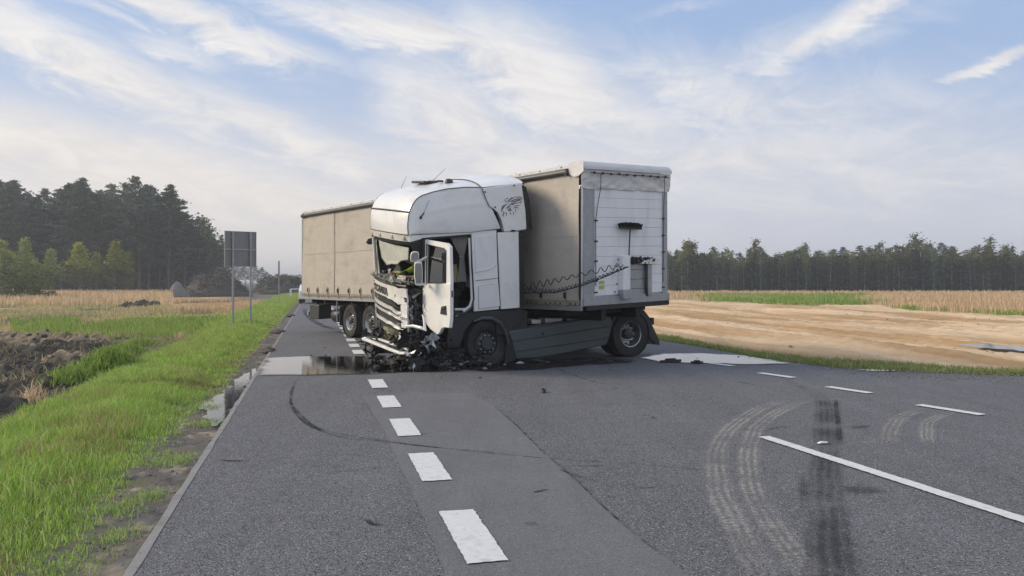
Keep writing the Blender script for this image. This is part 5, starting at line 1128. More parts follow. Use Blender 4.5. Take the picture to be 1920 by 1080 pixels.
# crushed metal: bent plates, pipes and hoses where the near corner was
def wreck(name, n, cx, sx, m, size, kinds='pt', label=None, seed=1, fnz=None):
    rd = random.Random(seed); mb = MB()
    for _ in range(n):
        c = Vector([cx[i] + rd.uniform(-1, 1) * sx[i] for i in range(3)])
        if fnz: c = fnz(c)
        if rd.choice(kinds) == 'p':
            a = Vector((rd.gauss(0, 1), rd.gauss(0, 1), rd.gauss(0, 1))).normalized(); b = a.cross(Vector((rd.gauss(0, 1), rd.gauss(0, 1), rd.gauss(0, 1)))).normalized()
            s_ = size * rd.uniform(.4, 1.3); k = a.cross(b) * s_ * rd.uniform(-.5, .5); P = [c - a * s_ - b * s_ * .4, c + b * s_ * rd.uniform(.2, .7) + k, c + a * s_, c - b * s_ * rd.uniform(.2, .8)]
            mb.add(P + [p + a.cross(b) * .008 for p in P], [(0, 1, 3), (1, 2, 3), (4, 7, 5), (5, 7, 6), (0, 4, 5, 1), (1, 5, 6, 2), (2, 6, 7, 3), (3, 7, 4, 0)])
        else:
            P = [c]; d = Vector((rd.gauss(0, 1), rd.gauss(0, 1), rd.gauss(0, 1))).normalized()
            for j in range(4): P.append(P[-1] + d * size * .5); d = (d + Vector((rd.gauss(0, .5), rd.gauss(0, .5), rd.gauss(0, .5)))).normalized()
            for p in P: p.z = max(p.z, .02)
            mb.tube(P, rd.uniform(.008, .022), 5)
    return mb.build(name, m, trk, smooth=25, kind='stuff', label=label)
wreck('crushed_metal', 420, (1.32, .98, .95), (.20, .24, .60), M['chassis'], .14, 'pt', seed=1)
wreck('crushed_metal', 330, (1.15, .7, .32), (.45, .7, .30), M['chassis'], .15, 'pt', seed=2)
wreck('crushed_metal', 60, (1.45, .95, .9), (.12, .22, .5), M['darksteel'], .10, 'pt', seed=3)
wreck('crushed_metal', 90, (1.25, .95, .16), (.5, .6, .14), M['darksteel'], .09, 'pt', seed=4)
wreck('crushed_metal', 55, (1.62, -.95, .35), (.12, .30, .3), M['chassis'], .12, 'pt', seed=5)
wreck('crushed_metal', 22, (1.62, .1, .45), (.10, .8, .22), M['darksteel'], .09, 'pt', seed=6)
wreck('silver_scraps', 34, (1.45, .95, .28), (.35, .5, .24), M['alu'], .065, 'ppt', seed=7)
wreck('silver_scraps', 26, (1.5, .95, 1.0), (.1, .2, .5), M['alu'], .05, 'ppt', seed=8)
wreck('white_scraps', 16, (1.5, .75, .5), (.2, .35, .35), M['paint'], .07, 'p', seed=9)
def crumple(c, sz, rot, amp, m, label=None, seed=0):
    T = Matrix.Translation(c) @ Matrix.Rotation(rot[2], 4, 'Z') @ Matrix.Rotation(rot[1], 4, 'Y') @ Matrix.Rotation(rot[0], 4, 'X')
    def fn(u, v):
        e = .18 * fbm(u * 5, v * 5, seed + 3); return ((u - .5 + e * (v > .8)) * sz[0], (v - .5 + e * (u > .8)) * sz[1], amp * (fbm(u * 2.6, v * 2.6, seed) + .6 * abs(fbm(u * 6, v * 6, seed + 1))))
    mb = MB(); mb.grid(fn, 9, 9, T=T); return mb.build('crumpled_sheet', m, trk, smooth=18, label=label)
for i, (c_, sz, ro, am, m_) in enumerate((((1.60, .98, .62), (.5, .4), (1.2, .3, .4), .12, 'chassis'), ((1.35, 1.24, .30), (.6, .4), (1.3, 0, .2), .14, 'chassis'), ((.85, 1.30, .22), (.7, .35), (1.35, .1, .1), .12, 'plast'),
        ((.35, 1.34, .14), (.6, .22), (1.2, 0, -.1), .10, 'darksteel'), ((1.62, .55, .28), (.4, .3), (.3, 1.1, .2), .12, 'darksteel'), ((1.55, 1.10, .95), (.22, .5), (1.5, .2, .5), .08, 'galv'), ((1.25, 1.36, .50), (.35, .28), (1.3, .5, .2), .12, 'galv'),
        ((1.66, .80, .62), (.25, .2), (.2, 1.3, .1), .06, 'paint2'), ((1.02, 1.38, .10), (.35, .2), (.3, .1, .4), .08, 'galv'), ((1.60, -.95, .30), (.35, .5), (.4, 1.2, .1), .12, 'chassis'), ((.60, 1.40, .08), (.3, .16), (.2, .1, .7), .06, 'alu'))):
    crumple(c_, sz, ro, am, M[m_], seed=i * 5)
for P in ([(1.55, 1.0, 1.3), (1.62, 1.02, .95), (1.5, 1.1, .6), (1.6, 1.05, .35)], [(1.5, .8, .8), (1.68, .75, .5), (1.6, .7, .15), (1.75, .5, .04)], [(1.2, 1.25, .7), (1.1, 1.4, .4), (.9, 1.42, .12), (.6, 1.5, .03)], [(1.5, -.7, .6), (1.7, -.75, .3), (1.65, -.9, .05)]):
    MB().tube(P, .022, 6).build('hanging_hose', M['ink'], trk)
for P, r_ in (([(1.56, .95, 1.45), (1.52, 1.0, 1.2), (1.55, .92, .98), (1.5, .98, .8)], .028), ([(1.5, 1.12, 1.5), (1.48, 1.1, 1.1), (1.5, 1.16, .75)], .02), ([(1.45, .3, .25), (1.5, .7, .4), (1.35, 1.05, .62)], .02), ([(1.5, .6, .2), (1.45, .95, .42), (1.3, 1.2, .55)], .016)):
    MB().tube(P, r_ * .7, 7).build('bent_pipe', M['galv'], trk)
for c_, r_ in ((( 1.28, 1.22, .52), (.13, .10, .15)), ((1.12, 1.30, .42), (.08, .08, .09))):
    MB().ball(c_, tuple(k * .8 for k in r_), 0, 12, .22).build('broken_lamp_housing', M['galv'], trk, smooth=25)
# front corner skirt torn edge (white curl at the corner)
MB().tube([tuple(lw(*p)) for p in ((758, 612, 15.7), (775, 611, 15.3), (790, 615, 15.1), (797, 620, 15.0), (795, 600, 15.1), (792, 590, 15.2))], [.02, .03, .035, .03, .02, .01], 6).build('torn_panel_edge', M['paint'], trk)
# steps, arch, lower body
arch = [sd(*p) for p in ((843, 604), (852, 596), (866, 589), (889, 586), (938, 582), (980, 579), (984, 600), (960, 616))] + [sd(*p) for p in ((952, 640), (946, 615), (932, 600), (912, 594), (890, 600), (874, 618), (862, 650), (855, 672), (846, 676), (838, 640))]
MB().prism([(p.x, 1.24, p.z) for p in arch], (0, -.35, 0)).build('wheel_arch', M['plast'], trk, bevel=.012)
ar = [sd(*p, 1.26) for p in ((888, 603), (905, 596), (922, 597), (938, 606), (948, 622), (953, 645))]
MB().tube(ar, [.02, .035, .04, .04, .035, .02], 8).build('arch_lip', M['skirt'], trk)
MB().box((-.62, .85, .85), (.75, .75, .5)).build('side_locker', M['plast'], trk, bevel=.02); MB().box((.0, 0, 1.0), (1.7, 2.2, .14)).build('cab_underside', M['chassis'], trk)
MB().prism([(p.x, 1.22, p.z) for p in [sd(*q) for q in ((958, 628), (968, 674), (948, 682), (950, 650))]], (0, -.3, 0)).build('mud_flap', M['rubber'], trk)
for s_ in (1, -1): MB().box((-1.95, s_ * .42, .80), (5.4, .09, .27)).build('chassis_rail', M['chassis'], trk)
for xx in (-.4, -1.4, -2.4, -3.3, -4.3): MB().box((xx, 0, .8), (.12, .78, .18)).build('cross_member', M['chassis'], trk)
MB().box((-1.9, -.95, .6), (1.6, .5, .55)).build('fuel_tank', M['alu'], trk, bevel=.06)
sk = [sd(*p) for p in ((954, 621), (1000, 613), (1050, 605), (1100, 597), (1144, 589), (1149, 606), (1144, 630), (1138, 647), (1090, 657), (1040, 667), (1004, 672), (968, 674), (963, 655), (960, 640))]
so = MB().prism([(p.x, 1.25, p.z) for p in sk], (0, -.45, 0)).build('side_skirt', M['skirt'], trk, bevel=.03, label='long slate grey skirt panel sloping down towards the front wheel')
for a, b in (((962, 640), (1143, 612)), ((966, 660), (1140, 634))): MB().tube([sd(*a, 1.252), sd(*b, 1.252)], .008, 5).build('skirt_crease', M['trim'], so)
MB().lathe([(.03, 0), (.03, .01), (0, .012)], 12, T=Matrix.Translation(sd(1018, 625.5, 1.25))).build('skirt_cap', M['ink'], so)
for a, b, c_, d_ in ((997, 596, 1015, 610), (1023, 594, 1055, 607), (1063, 600, 1090, 594)):
    p, q = sd(a, b, .95), sd(c_, d_, .95); MB().box(((p.x + q.x) / 2, .8, (p.z + q.z) / 2), (abs(p.x - q.x), .30, .10)).build('catwalk_plate', M['alu'], trk, bevel=.01)
MB().lathe([(.42, -.05), (.44, 0), (.42, .03), (.12, .03), (.10, 0)], 28, T=Matrix.Translation((-3.05, 0, 1.06)) @ Matrix.Rotation(R(90), 4, 'X')).build('fifth_wheel', M['chassis'], trk)
for s_ in (1, -1):
    fn_ = []
    fo = [sd(*p) for p in ((1146, 610), (1152, 592), (1161, 581), (1175, 575), (1195, 575.5), (1210, 582), (1219, 594), (1226, 612), (1238, 638), (1239, 646), (1230, 646), (1216, 628), (1208, 605), (1196, 592), (1180, 587), (1166, 592), (1157, 604), (1152, 622))]
    MB().prism([(p.x, s_ * 1.22, p.z) for p in fo], (0, -s_ * .58, 0)).build('rear_fender', M['plast'], trk, bevel=.012)
    mf = [sd(*p) for p in ((1216, 626), (1236, 634), (1239, 647), (1214, 645))]; MB().prism([(p.x, s_ * 1.20, p.z) for p in mf], (0, -s_ * .5, 0)).build('mud_flap', M['rubber'], trk)
    p = sd(1229, 601); MB().box((p.x - .03, s_ * .9, p.z - .02), (.08, .45, .16)).build('tail_lamp', M['trim'], trk, bevel=.01)
    wheel(trk, (-3.71, s_ * 1.10, .515), .515, .28, 'drive', s_); wheel(trk, (-3.71, s_ * .76, .515), .515, .28, 'drive', s_)
wheel(trk, (-.03, 1.06, .43), .50, .30, 'steer', 1, steer=R(6), lean=R(2)); wheel(trk, (-.03, -1.06, .50), .50, .30, 'steer', -1)
MB().tube([(-.03, -.9, .48), (-.03, .9, .44)], .07, 8).build('front_axle', M['chassis'], trk); MB().tube([(-3.71, -.7, .515), (-3.71, .7, .515)], .09, 8).build('rear_axle', M['chassis'], trk)
MB().ball((-3.71, 0, .515), (.22, .18, .24), 0, 12).build('differential', M['chassis'], trk, smooth=60)
# open door: own plane swung out from the hinge
hin = Vector((1.365, 1.26, 0)); DA = R(180 - 86)
dr = empty('door', hin, DA); dr.parent = trk
DF = Frame(TF.wor(hin), R(210) + DA)
def dp(px, py): p = DF.side(px, py, 0); return (p.x, p.z)
dpx = [(799.5, 449), (820, 452.5), (840, 456), (844.5, 459), (846.5, 475), (847.5, 540), (847.5, 595), (845.5, 615), (835, 614), (830, 617), (826.5, 625), (822.5, 627.5), (810, 617.5), (802, 608), (797.5, 596), (795, 580), (795, 542), (799, 530)]
win = [(802.5, 457.5), (836, 465.5), (839, 469), (838.5, 530.5), (801.5, 530)]
O_ = [dp(*p) for p in dpx]; W_ = [dp(*p) for p in win]
# frame above the waist is built as bars, below as a pressed panel
wl = [dp(799, 531), dp(847.3, 531)]
low_ = [wl[0]] + [dp(*(847.5, 531))] + O_[5:17]
# the outer skin faces the front of the cab when the door is open: local -y or +y, thickness .07 centred
MB().prism([(a, -.035, b) for a, b in low_], (0, .07, 0)).build('door_panel', M['paint'], dr, bevel=.012)
def fbar(pts, name='window_frame'): MB().prism([(a, -.03, b) for a, b in pts], (0, .06, 0)).build(name, M['paint'], dr, bevel=.008)
mbf = MB()
i_ = [dp(803, 458), dp(836, 466), dp(839.5, 470), dp(839, 531), dp(802, 531)]; o_ = [dp(799.5, 449), dp(840, 456), dp(846, 463), dp(847.5, 531), dp(799, 531)]
for k in range(4):
    if k == 3: continue
    mbf.prism([(o_[k][0], -.03, o_[k][1]), (o_[k + 1][0], -.03, o_[k + 1][1]), (i_[k + 1][0], -.03, i_[k + 1][1]), (i_[k][0], -.03, i_[k][1])], (0, .06, 0))
mbf.prism([(o_[0][0], -.03, o_[0][1]), (i_[0][0], -.03, i_[0][1]), (i_[4][0], -.03, i_[4][1]), (o_[4][0], -.03, o_[4][1])], (0, .06, 0))
mbf.build('window_frame', M['paint'], dr)
MB().prism([(a, -.004, b) for a, b in i_], (0, .008, 0)).build('door_window', M['glass'], dr)
MB().tube([(a, -.034, b) for a, b in i_], .009, 5, closed=True).build('window_seal', M['ink'], dr)
MB().tube([(a, .034, b) for a, b in i_], .009, 5, closed=True).build('window_seal', M['ink'], dr)
hd = [dp(*p) for p in ((831, 575), (840, 573), (841, 591), (829, 588.5))]
for s_ in (-1, 1):
    MB().prism([(a, s_ * .036, b) for a, b in hd], (0, s_ * .008, 0)).build('handle_recess', M['ink'], dr)
    MB().tube([(hd[0][0] + .02, s_ * .05, hd[0][1] - .04), (hd[1][0] - .01, s_ * .055, hd[1][1] - .04)], .012, 6).build('door_handle', M['plast'], dr)
mb = MB()
for st in ([(796, 567), (799, 572), (798, 580)], [(801, 568), (800, 576), (803, 584)], [(797, 584), (801, 588)], [(799, 590), (802, 594)]):
    for s_ in (-1, 1): mb.tube([(dp(*p)[0], s_ * .037, dp(*p)[1]) for p in st], .006, 4)
mb.build('door_scratches', mat('brown_scuff', (.17, .09, .05), .7, var=.3), dr)
MB().tube([(dp(847, 545)[0] + .02, 0, dp(847, 545)[1]), (dp(847, 545)[0] + .02, 0, dp(847, 545)[1] - .12)], .014, 6).build('door_latch', M['ink'], dr)
# mirrors carried by the door hinge side: shells and glasses facing the camera's right
def mir(name, pxs, Y, m_glass, m_shell):
    P = [TF.loc(at(a, b, Y)) for a, b in pxs]; d = (TF.loc(at(pxs[0][0], pxs[0][1], Y + 1)) - P[0]); d.z = 0; d.normalize(); n = len(P); c = sum(P, Vector()) / n
    o = MB().prism(P, d * .12).build(name, m_shell, trk, bevel=.02)
    MB().prism([c + (p - c) * .82 - d * .006 for p in P], -d * .006).build('mirror_glass', m_glass, o)
    return o
mir('mirror', [(771, 473), (777, 471), (785, 472), (786, 478), (785.5, 489), (777, 491), (770, 491), (769, 482)], 15.25, M['mirror'], M['paint'])
mir('mirror', [(777, 492), (783, 490), (791, 491), (792.5, 505), (792.5, 528), (790, 536), (779, 535), (776.5, 520), (776.5, 500)], 15.2, M['mirror'], M['paint'])
MB().tube([tuple(TF.loc(at(*p))) for p in ((783, 491, 15.3), (790, 488, 15.4), (800, 483, 15.55))], .03, 8).build('mirror_arm', M['paint'], trk)
MB().tube([tuple(TF.loc(at(*p))) for p in ((792, 533, 15.3), (799, 533, 15.5))], .025, 8).build('mirror_arm', M['paint'], trk)
P = [TF.loc(at(a + 4, b, 17.9)) for a, b in ((688, 455), (691, 448), (700, 445), (705, 447), (703, 455), (693, 459))]
MB().prism(P, (.07, -.05, 0)).build('far_mirror', M['ink'], trk, bevel=.02); MB().tube([tuple(TF.loc(at(700, 449, 17.9))), tuple(tilt(fr(-1.2, 2.45, 0)))], .02, 6).build('mirror_arm', M['ink'], trk)
# air coils and cables between cab and trailer
def coil(pts, rad, turns, sag, r_=.009):
    K = [TF.loc(at(*p)) for p in pts]; L = [0]
    for i in range(1, len(K)): L.append(L[-1] + (K[i] - K[i - 1]).length)
    P = []; n = turns * 12; s1 = Vector((.5, .86, 0)); s2 = Vector((0, 0, 1))
    for i in range(n + 1):
        t = i / n; ph = t * turns * 2 * math.pi; rr = rad * (1.15 - .5 * t + .2 * math.sin(t * 9))
        c = Vector([float(np.interp(t * L[-1], L, [k[j] for k in K])) for j in range(3)]) + Vector((0, 0, -sag * 4 * t * (1 - t)))
        P.append(c + s1 * rr * math.cos(ph) * .6 + s2 * rr * math.sin(ph))
    return MB().tube(P, r_, 6)
coil([(982, 539, 17.0), (1040, 527, 16.3), (1090, 514, 15.85), (1120, 508, 15.9), (1168, 496, 16.3)], .055, 12, .0).build('air_coil', M['ink'], trk)
coil([(982, 543, 17.05), (1040, 545, 16.35), (1090, 531, 15.85), (1120, 521, 15.95), (1175, 500, 16.35)], .028, 30, .0, .007).build('air_coil', M['ink'], trk)
coil([(1000, 548, 16.8), (1045, 547, 16.3), (1090, 534, 15.85), (1125, 520, 16.0), (1178, 500, 16.4)], .018, 22, .0, .008).build('cable', M['ink'], trk)
MB().tube([tuple(TF.loc(at(*p))) for p in ((982, 549, 17.0), (1040, 549, 16.3), (1090, 536, 15.85), (1125, 523, 16.0), (1178, 500, 16.4))], .012, 6).build('cable', M['ink'], trk)

# ------------------------------------------------------------------ TRAILER
RF = Frame((1.38, 16.1), math.atan2(-11.4, 8.53)); LEN = 14.2
trl = empty('semi_trailer', (RF.O.x, RF.O.y, 0), RF.a); tag(trl, 'long curtain-sided semi-trailer with cream tarpaulin and white boarded front wall', 'trailer')
def roll(p): return Vector((p[0], p[1], p[2] + .035 * p[1]))
rb = lambda mb, name, m, **kw: mb.build(name, m, kw.pop('parent', trl), fn=roll, **kw)
# curtain with soft waves between the straps
def cur(u, v):
    x = -.06 - u * (LEN - .12); z = 1.32 + v * 2.57
    return (x, -.012 - .010 * math.sin(x * 2 * math.pi / .75) * (1 - v) ** 2 - .012 * fbm(x * .8, z * .9) - .008 * fbm(x * 3, z * .5), z)
rb(MB().grid(cur, 300, 16), 'side_curtain', M['curtain'], smooth=60)
rb(MB().grid(lambda u, v: (-.06 - u * (LEN - .12), 2.51, 1.2 + 2.7 * v), 20, 4), 'side_curtain', M['curtain'], smooth=60)
for i in range(4): rb(MB().box((-2.9 - i * 2.9, -.034, 2.6), (.035, .006, 2.5)), 'curtain_seam', M['curtain'])
rb(MB().box((-LEN / 2, -.028, 2.62), (LEN - .3, .003, .008)), 'webbing_line', M['curtain'])
rb(MB().box((-LEN / 2, -.016, 1.275), (LEN - .1, .012, .10)), 'curtain_hem', M['hem'])
mb = MB()
for i in range(90): mb.box((-.15 - i * .157, -.026, 1.255), (.028, .012, .035))
rb(mb, 'hem_eyelets', M['ink'], kind='stuff')
for s_ in (0, 2.5): rb(MB().box((-LEN / 2, s_ + (.02 if s_ == 0 else -.02), 1.165), (LEN, .05, .11)), 'side_rail', M['galv'], bevel=.008)
for i in range(18):
    x = -.45 - i * .775
    st = rb(MB().box((x, -.036, 1.36), (.045, .010, .34)), 'strap', M['hem'])
    rb(MB().box((x, -.052, 1.42), (.06, .022, .12)), 'buckle', M['ink'], parent=st, bevel=.004)
# roof tube, roof edge, roof skin
mb = MB(); mb.tube([(-.35, -.03, 3.925), (-LEN + .05, -.03, 3.925)], .062, 12); rb(mb, 'tarp_tube', M['tube'])
mb = MB(); mb.box((-LEN + .25, -.03, 3.92), (.03, .14, .14)); mb.box((-.38, -.03, 3.92), (.03, .13, .13)); rb(mb, 'tube_end', M['trim'])
for s_ in (0, 2.5): rb(MB().box((-LEN / 2 - .05, s_ + (.03 if s_ == 0 else -.03), 4.035), (LEN - .1, .08, .10)), 'roof_edge', M['tarp'], bevel=.02)
mb = MB()
for i in range(20): mb.box((-.6 - i * .7, -.015, 4.04), (.022, .012, .022))
rb(mb, 'rivets', M['ink'], kind='stuff')
rb(MB().grid(lambda u, v: (-u * LEN, .02 + 2.46 * v, 4.075 + .02 * math.sin(v * math.pi) + .012 * fbm(u * 20, v * 3)), 60, 8), 'roof_skin', M['tarp'], smooth=60)
mb = MB()
for i in range(9): mb.ball((-.8 - i * 1.5, .1, 4.09), (.05, .05, .03), 0, 8)
rb(mb, 'roof_knobs', M['tarp'])
# front wall
rb(MB().box((-.03, .18, 2.40), (.10, .30, 2.42)), 'corner_post', M['galv'], bevel=.01); rb(MB().box((-.03, 2.40, 2.40), (.10, .17, 2.42)), 'corner_post', M['galv'], bevel=.01)
rb(MB().tube([(.02, .0, 1.2), (.02, .0, 3.9)], .014, 6), 'corner_seam', M['alu'])
zb_, zt_ = 1.40, 3.58; nb = 11; bh = (zt_ - zb_) / nb
for i in range(nb):
    rb(MB().box((.0, 1.325, zb_ + bh * (i + .5)), (.04, 1.97, bh - .004)), 'board', M['board'], bevel=.002)
rb(MB().box((-.04, 1.3, 2.4), (.03, 2.1, 2.4)), 'board_backing', M['board'])
rb(MB().box((.01, 1.25, 1.29), (.14, 2.48, .17)), 'front_sill', M['galv'], bevel=.01)
rb(MB().box((.0, 1.3, 1.16), (.12, 2.4, .10)), 'underrun_beam', M['chassis'], bevel=.01)
# crumpled header tarp, roof cap with a rope and beads
def hdr(u, v): y = -.03 + 2.56 * v; z = 3.56 + .38 * u; return (.045 + .03 * u + .025 * fbm(y * 2.2 + u * 2, u * 1.3, 4) + .018 * fbm(y * 6 - u * 5, u * 3, 6), y, z + .02 * fbm(y * 2, 0, 9) * (1 - u))
rb(MB().grid(hdr, 14, 60), 'header_tarp', M['tarp'], smooth=50)
mb = MB(); mb.grid(lambda u, v: (.02 + .09 * math.sin(min(1, u * 1.4) * math.pi / 2) * 1.0, -.035 + 2.56 * v, 4.10 - .16 * u), 8, 30); mb.grid(lambda u, v: (.02 - .3 * u, -.04 + 2.58 * v, 4.10 - .005 * u), 2, 30)
mb.grid(lambda u, v: (.11 - .45 * v, -.04, 3.90 + .20 * u - (.10 * math.sin(v * math.pi) if u == 0 else 0)), 4, 10); rb(mb, 'roof_cap', M['tarp'], smooth=60)
rp_ = [(.13, .12 + 2.3 * i / 20, 3.865 + .006 * math.sin(i * 2.1)) for i in range(21)]
cb = rb(MB().tube(rp_, .011, 6), 'tir_rope', M['rope'])
for i in range(1, 20, 2): rb(MB().box(rp_[i], (.035, .045, .045)), 'rope_hook', M['ink'], parent=cb, bevel=.005)
for y in (.42, 2.28):
    rb(MB().tube([(.12, y, 3.86), (.11, y + .01, 3.6), (.05, y - .03 if y < 1 else y + .05, 3.2), (.04, y - .07 if y < 1 else y + .06, 2.9), (.035, y - .06 if y < 1 else y + .05, 1.6)], .008, 5), 'hanging_rope', M['rope'])
for y, zz_ in ((.37, (2.92, 2.50, 2.10, 1.70, 1.47)), (2.34, (2.98, 2.62, 2.26, 1.9, 1.5))):
    for z in zz_: rb(MB().box((.035, y, z), (.035, .07, .03)), 'cleat', M['ink'], bevel=.004)
# broken unit mounting in the middle
rb(MB().box((.09, 1.11, 1.75), (.14, .22, .90)), 'pipe_column', M['board'], bevel=.015); rb(MB().box((.10, 1.10, 1.40), (.18, .22, .20)), 'socket_box', M['galv'], bevel=.012)
rb(MB().box((.035, 1.50, 1.72), (.03, .56, .72)), 'recess_panel', M['galv'], bevel=.006, label='grey panel between the white column and the black cable'); rb(MB().box((.06, 1.86, 1.75), (.08, .12, .80)), 'pipe_column', M['galv'], bevel=.012)
rb(MB().tube([(.08, 1.76, 2.06), (.09, 1.74, 1.8), (.085, 1.75, 1.5), (.09, 1.79, 1.33)], .022, 6), 'cable', M['ink'])
for k in range(3): rb(MB().box((.052, 1.5, 1.50 + k * .2), (.006, .54, .010)), 'panel_joint', M['trim'])
rd = random.Random(5); mb = MB()
for _ in range(170):
    c = Vector((.11 + rd.uniform(-.04, .05), 1.22 + rd.random() * .74, 2.09 + rd.uniform(-.065, .065))); s_ = rd.uniform(.012, .045)
    mb.box((0, 0, 0), (s_, s_ * rd.uniform(.5, 2), s_ * rd.uniform(.3, .8)), T=Matrix.Translation(c) @ Matrix.Rotation(rd.uniform(-1, 1), 4, 'X') @ Matrix.Rotation(rd.uniform(-1, 1), 4, 'Z'))
rb(mb, 'broken_coupling', M['chassis'], kind='stuff')
rb(MB().prism([(.14, 1.5, 2.02), (.14, 1.95, 2.0), (.14, 2.12, 2.09), (.14, 1.95, 2.14), (.14, 1.6, 2.08)], (.02, 0, 0)), 'bent_bracket', M['alu'], bevel=.005)
for z, m_ in ((1.665, 'stick2'), (1.60, 'stick'), (1.56, 'stick2')): rb(MB().box((.022, .53, z), (.006, .15, .062 if m_ == 'stick2' else .02)), 'sticker', M[m_])
mb = MB()
for a, b in ((.95, 1.62), (1.02, 1.5), (.9, 1.46), (1.0, 2.12), (.95, 1.98)): mb.ball((.03, a, b), .016, 0, 6)
rb(mb, 'bolts', M['trim'])
# underside
for s_ in (.75, 1.75): rb(MB().box((-LEN / 2, s_, 1.0), (LEN - .3, .12, .26)), 'main_beam', M['chassis'])
for i in range(14): rb(MB().box((-.6 - i * 1.0, 1.25, 1.05), (.08, 2.3, .12)), 'cross_beam', M['chassis'])
rb(MB().box((-LEN + .1, 1.25, .62), (.12, 2.2, .14)), 'rear_bumper', M['galv'], bevel=.01)
rb(MB().box((-LEN - .02, 1.25, 2.6), (.06, 2.5, 2.7)), 'rear_doors', M['board'], bevel=.01)
rb(MB().box((-LEN + .03, .0, 2.6), (.08, .04, 2.7)), 'rear_post', M['galv'])
for s_ in (.65, 2.15): rb(MB().box((-LEN + .12, s_, .95), (.06, .4, .14)), 'tail_lamp', M['red'], bevel=.01)
p, q = RF.side(582, 571, .15), RF.side(599, 599, .15); rb(MB().box(((p.x + q.x) / 2, .35, (p.z + q.z) / 2), (abs(p.x - q.x), .45, abs(p.z - q.z))), 'toolbox', M['trim'], bevel=.02)
p, q = RF.side(612, 582, .2), RF.side(631, 603, .2); MB().lathe([(0, -.3), (.2, -.28), (.22, -.24), (.22, .24), (.2, .28), (0, .3)], 24, T=Matrix.Translation(((p.x + q.x) / 2, .5, (p.z + q.z) / 2)) @ Matrix.Rotation(R(90), 4, 'Z')).build('air_tank', M['trim'], trl)
rb(MB().tube([(RF.side(632, 570, .06).x, .06, 1.1), (RF.side(632, 570, .06).x, .06, .45)], .025, 6), 'support_stay', M['galv'])
rb(MB().box((RF.side(636, 590, .06).x, .35, .62), (.03, .55, .6)), 'mud_flap', M['rubber'])
for xx in (-10.55, -9.24, -7.93):
    for s_, yy in ((-1, .20), (1, 2.30)):
        wheel(trl, (xx, yy, .51), .51, .37, 'trailer', s_, rr=.285)
    MB().tube([(xx, .3, .51), (xx, 2.2, .51)], .07, 8).build('axle', M['chassis'], trl)
    MB().box((xx + .3, .75, .72), (.9, .1, .16)).build('spring_beam', M['chassis'], trl); MB().box((xx + .3, 1.75, .72), (.9, .1, .16)).build('spring_beam', M['chassis'], trl)
for s_ in (.55, 1.95):
    MB().box((-2.6, s_, .72), (.14, .14, .6)).build('landing_leg', M['galv'], trl, bevel=.01); MB().box((-2.6, s_, .40), (.26, .26, .05)).build('landing_foot', M['galv'], trl)
MB().lathe([(.045, 0), (.045, .12), (.07, .12)], 12, T=Matrix.Translation((-1.6, 1.25, 1.0)) @ Matrix.Rotation(R(90), 4, 'X')).build('kingpin', M['steel'], trl)

# broom tied to the front wall, head up
bo = RF.wor((.14, 1.17, 0)); br = empty('broom', (bo.x, bo.y, 2.16), RF.a); tag(br, 'broom with dark bristle head leaning upside down against the white front wall', 'broom')
MB().tube([(0, .0, -.35), (.0, .03, .25), (-.02, .075, .62)], .014, 8).build('handle', M['chassis'], br)
MB().box((-.02, .09, .645), (.09, .60, .035)).build('broom_head', M['plast'], br, bevel=.01)
mb = MB()
for i in range(420):
    x = random.uniform(-.04, .04); y = random.uniform(-.29, .29); e = Vector((x * 1.7, y * 1.10, random.uniform(.075, .115) * (1 - .35 * (abs(y) / .3) ** 4)))
    mb.tube([(-.02 + x, .09 + y, .655), (-.02 + e.x, .09 + e.y, .655 + e.z)], .006, 3, cap=False)
mb.build('bristles', M['olivebroom'], br, kind='stuff')

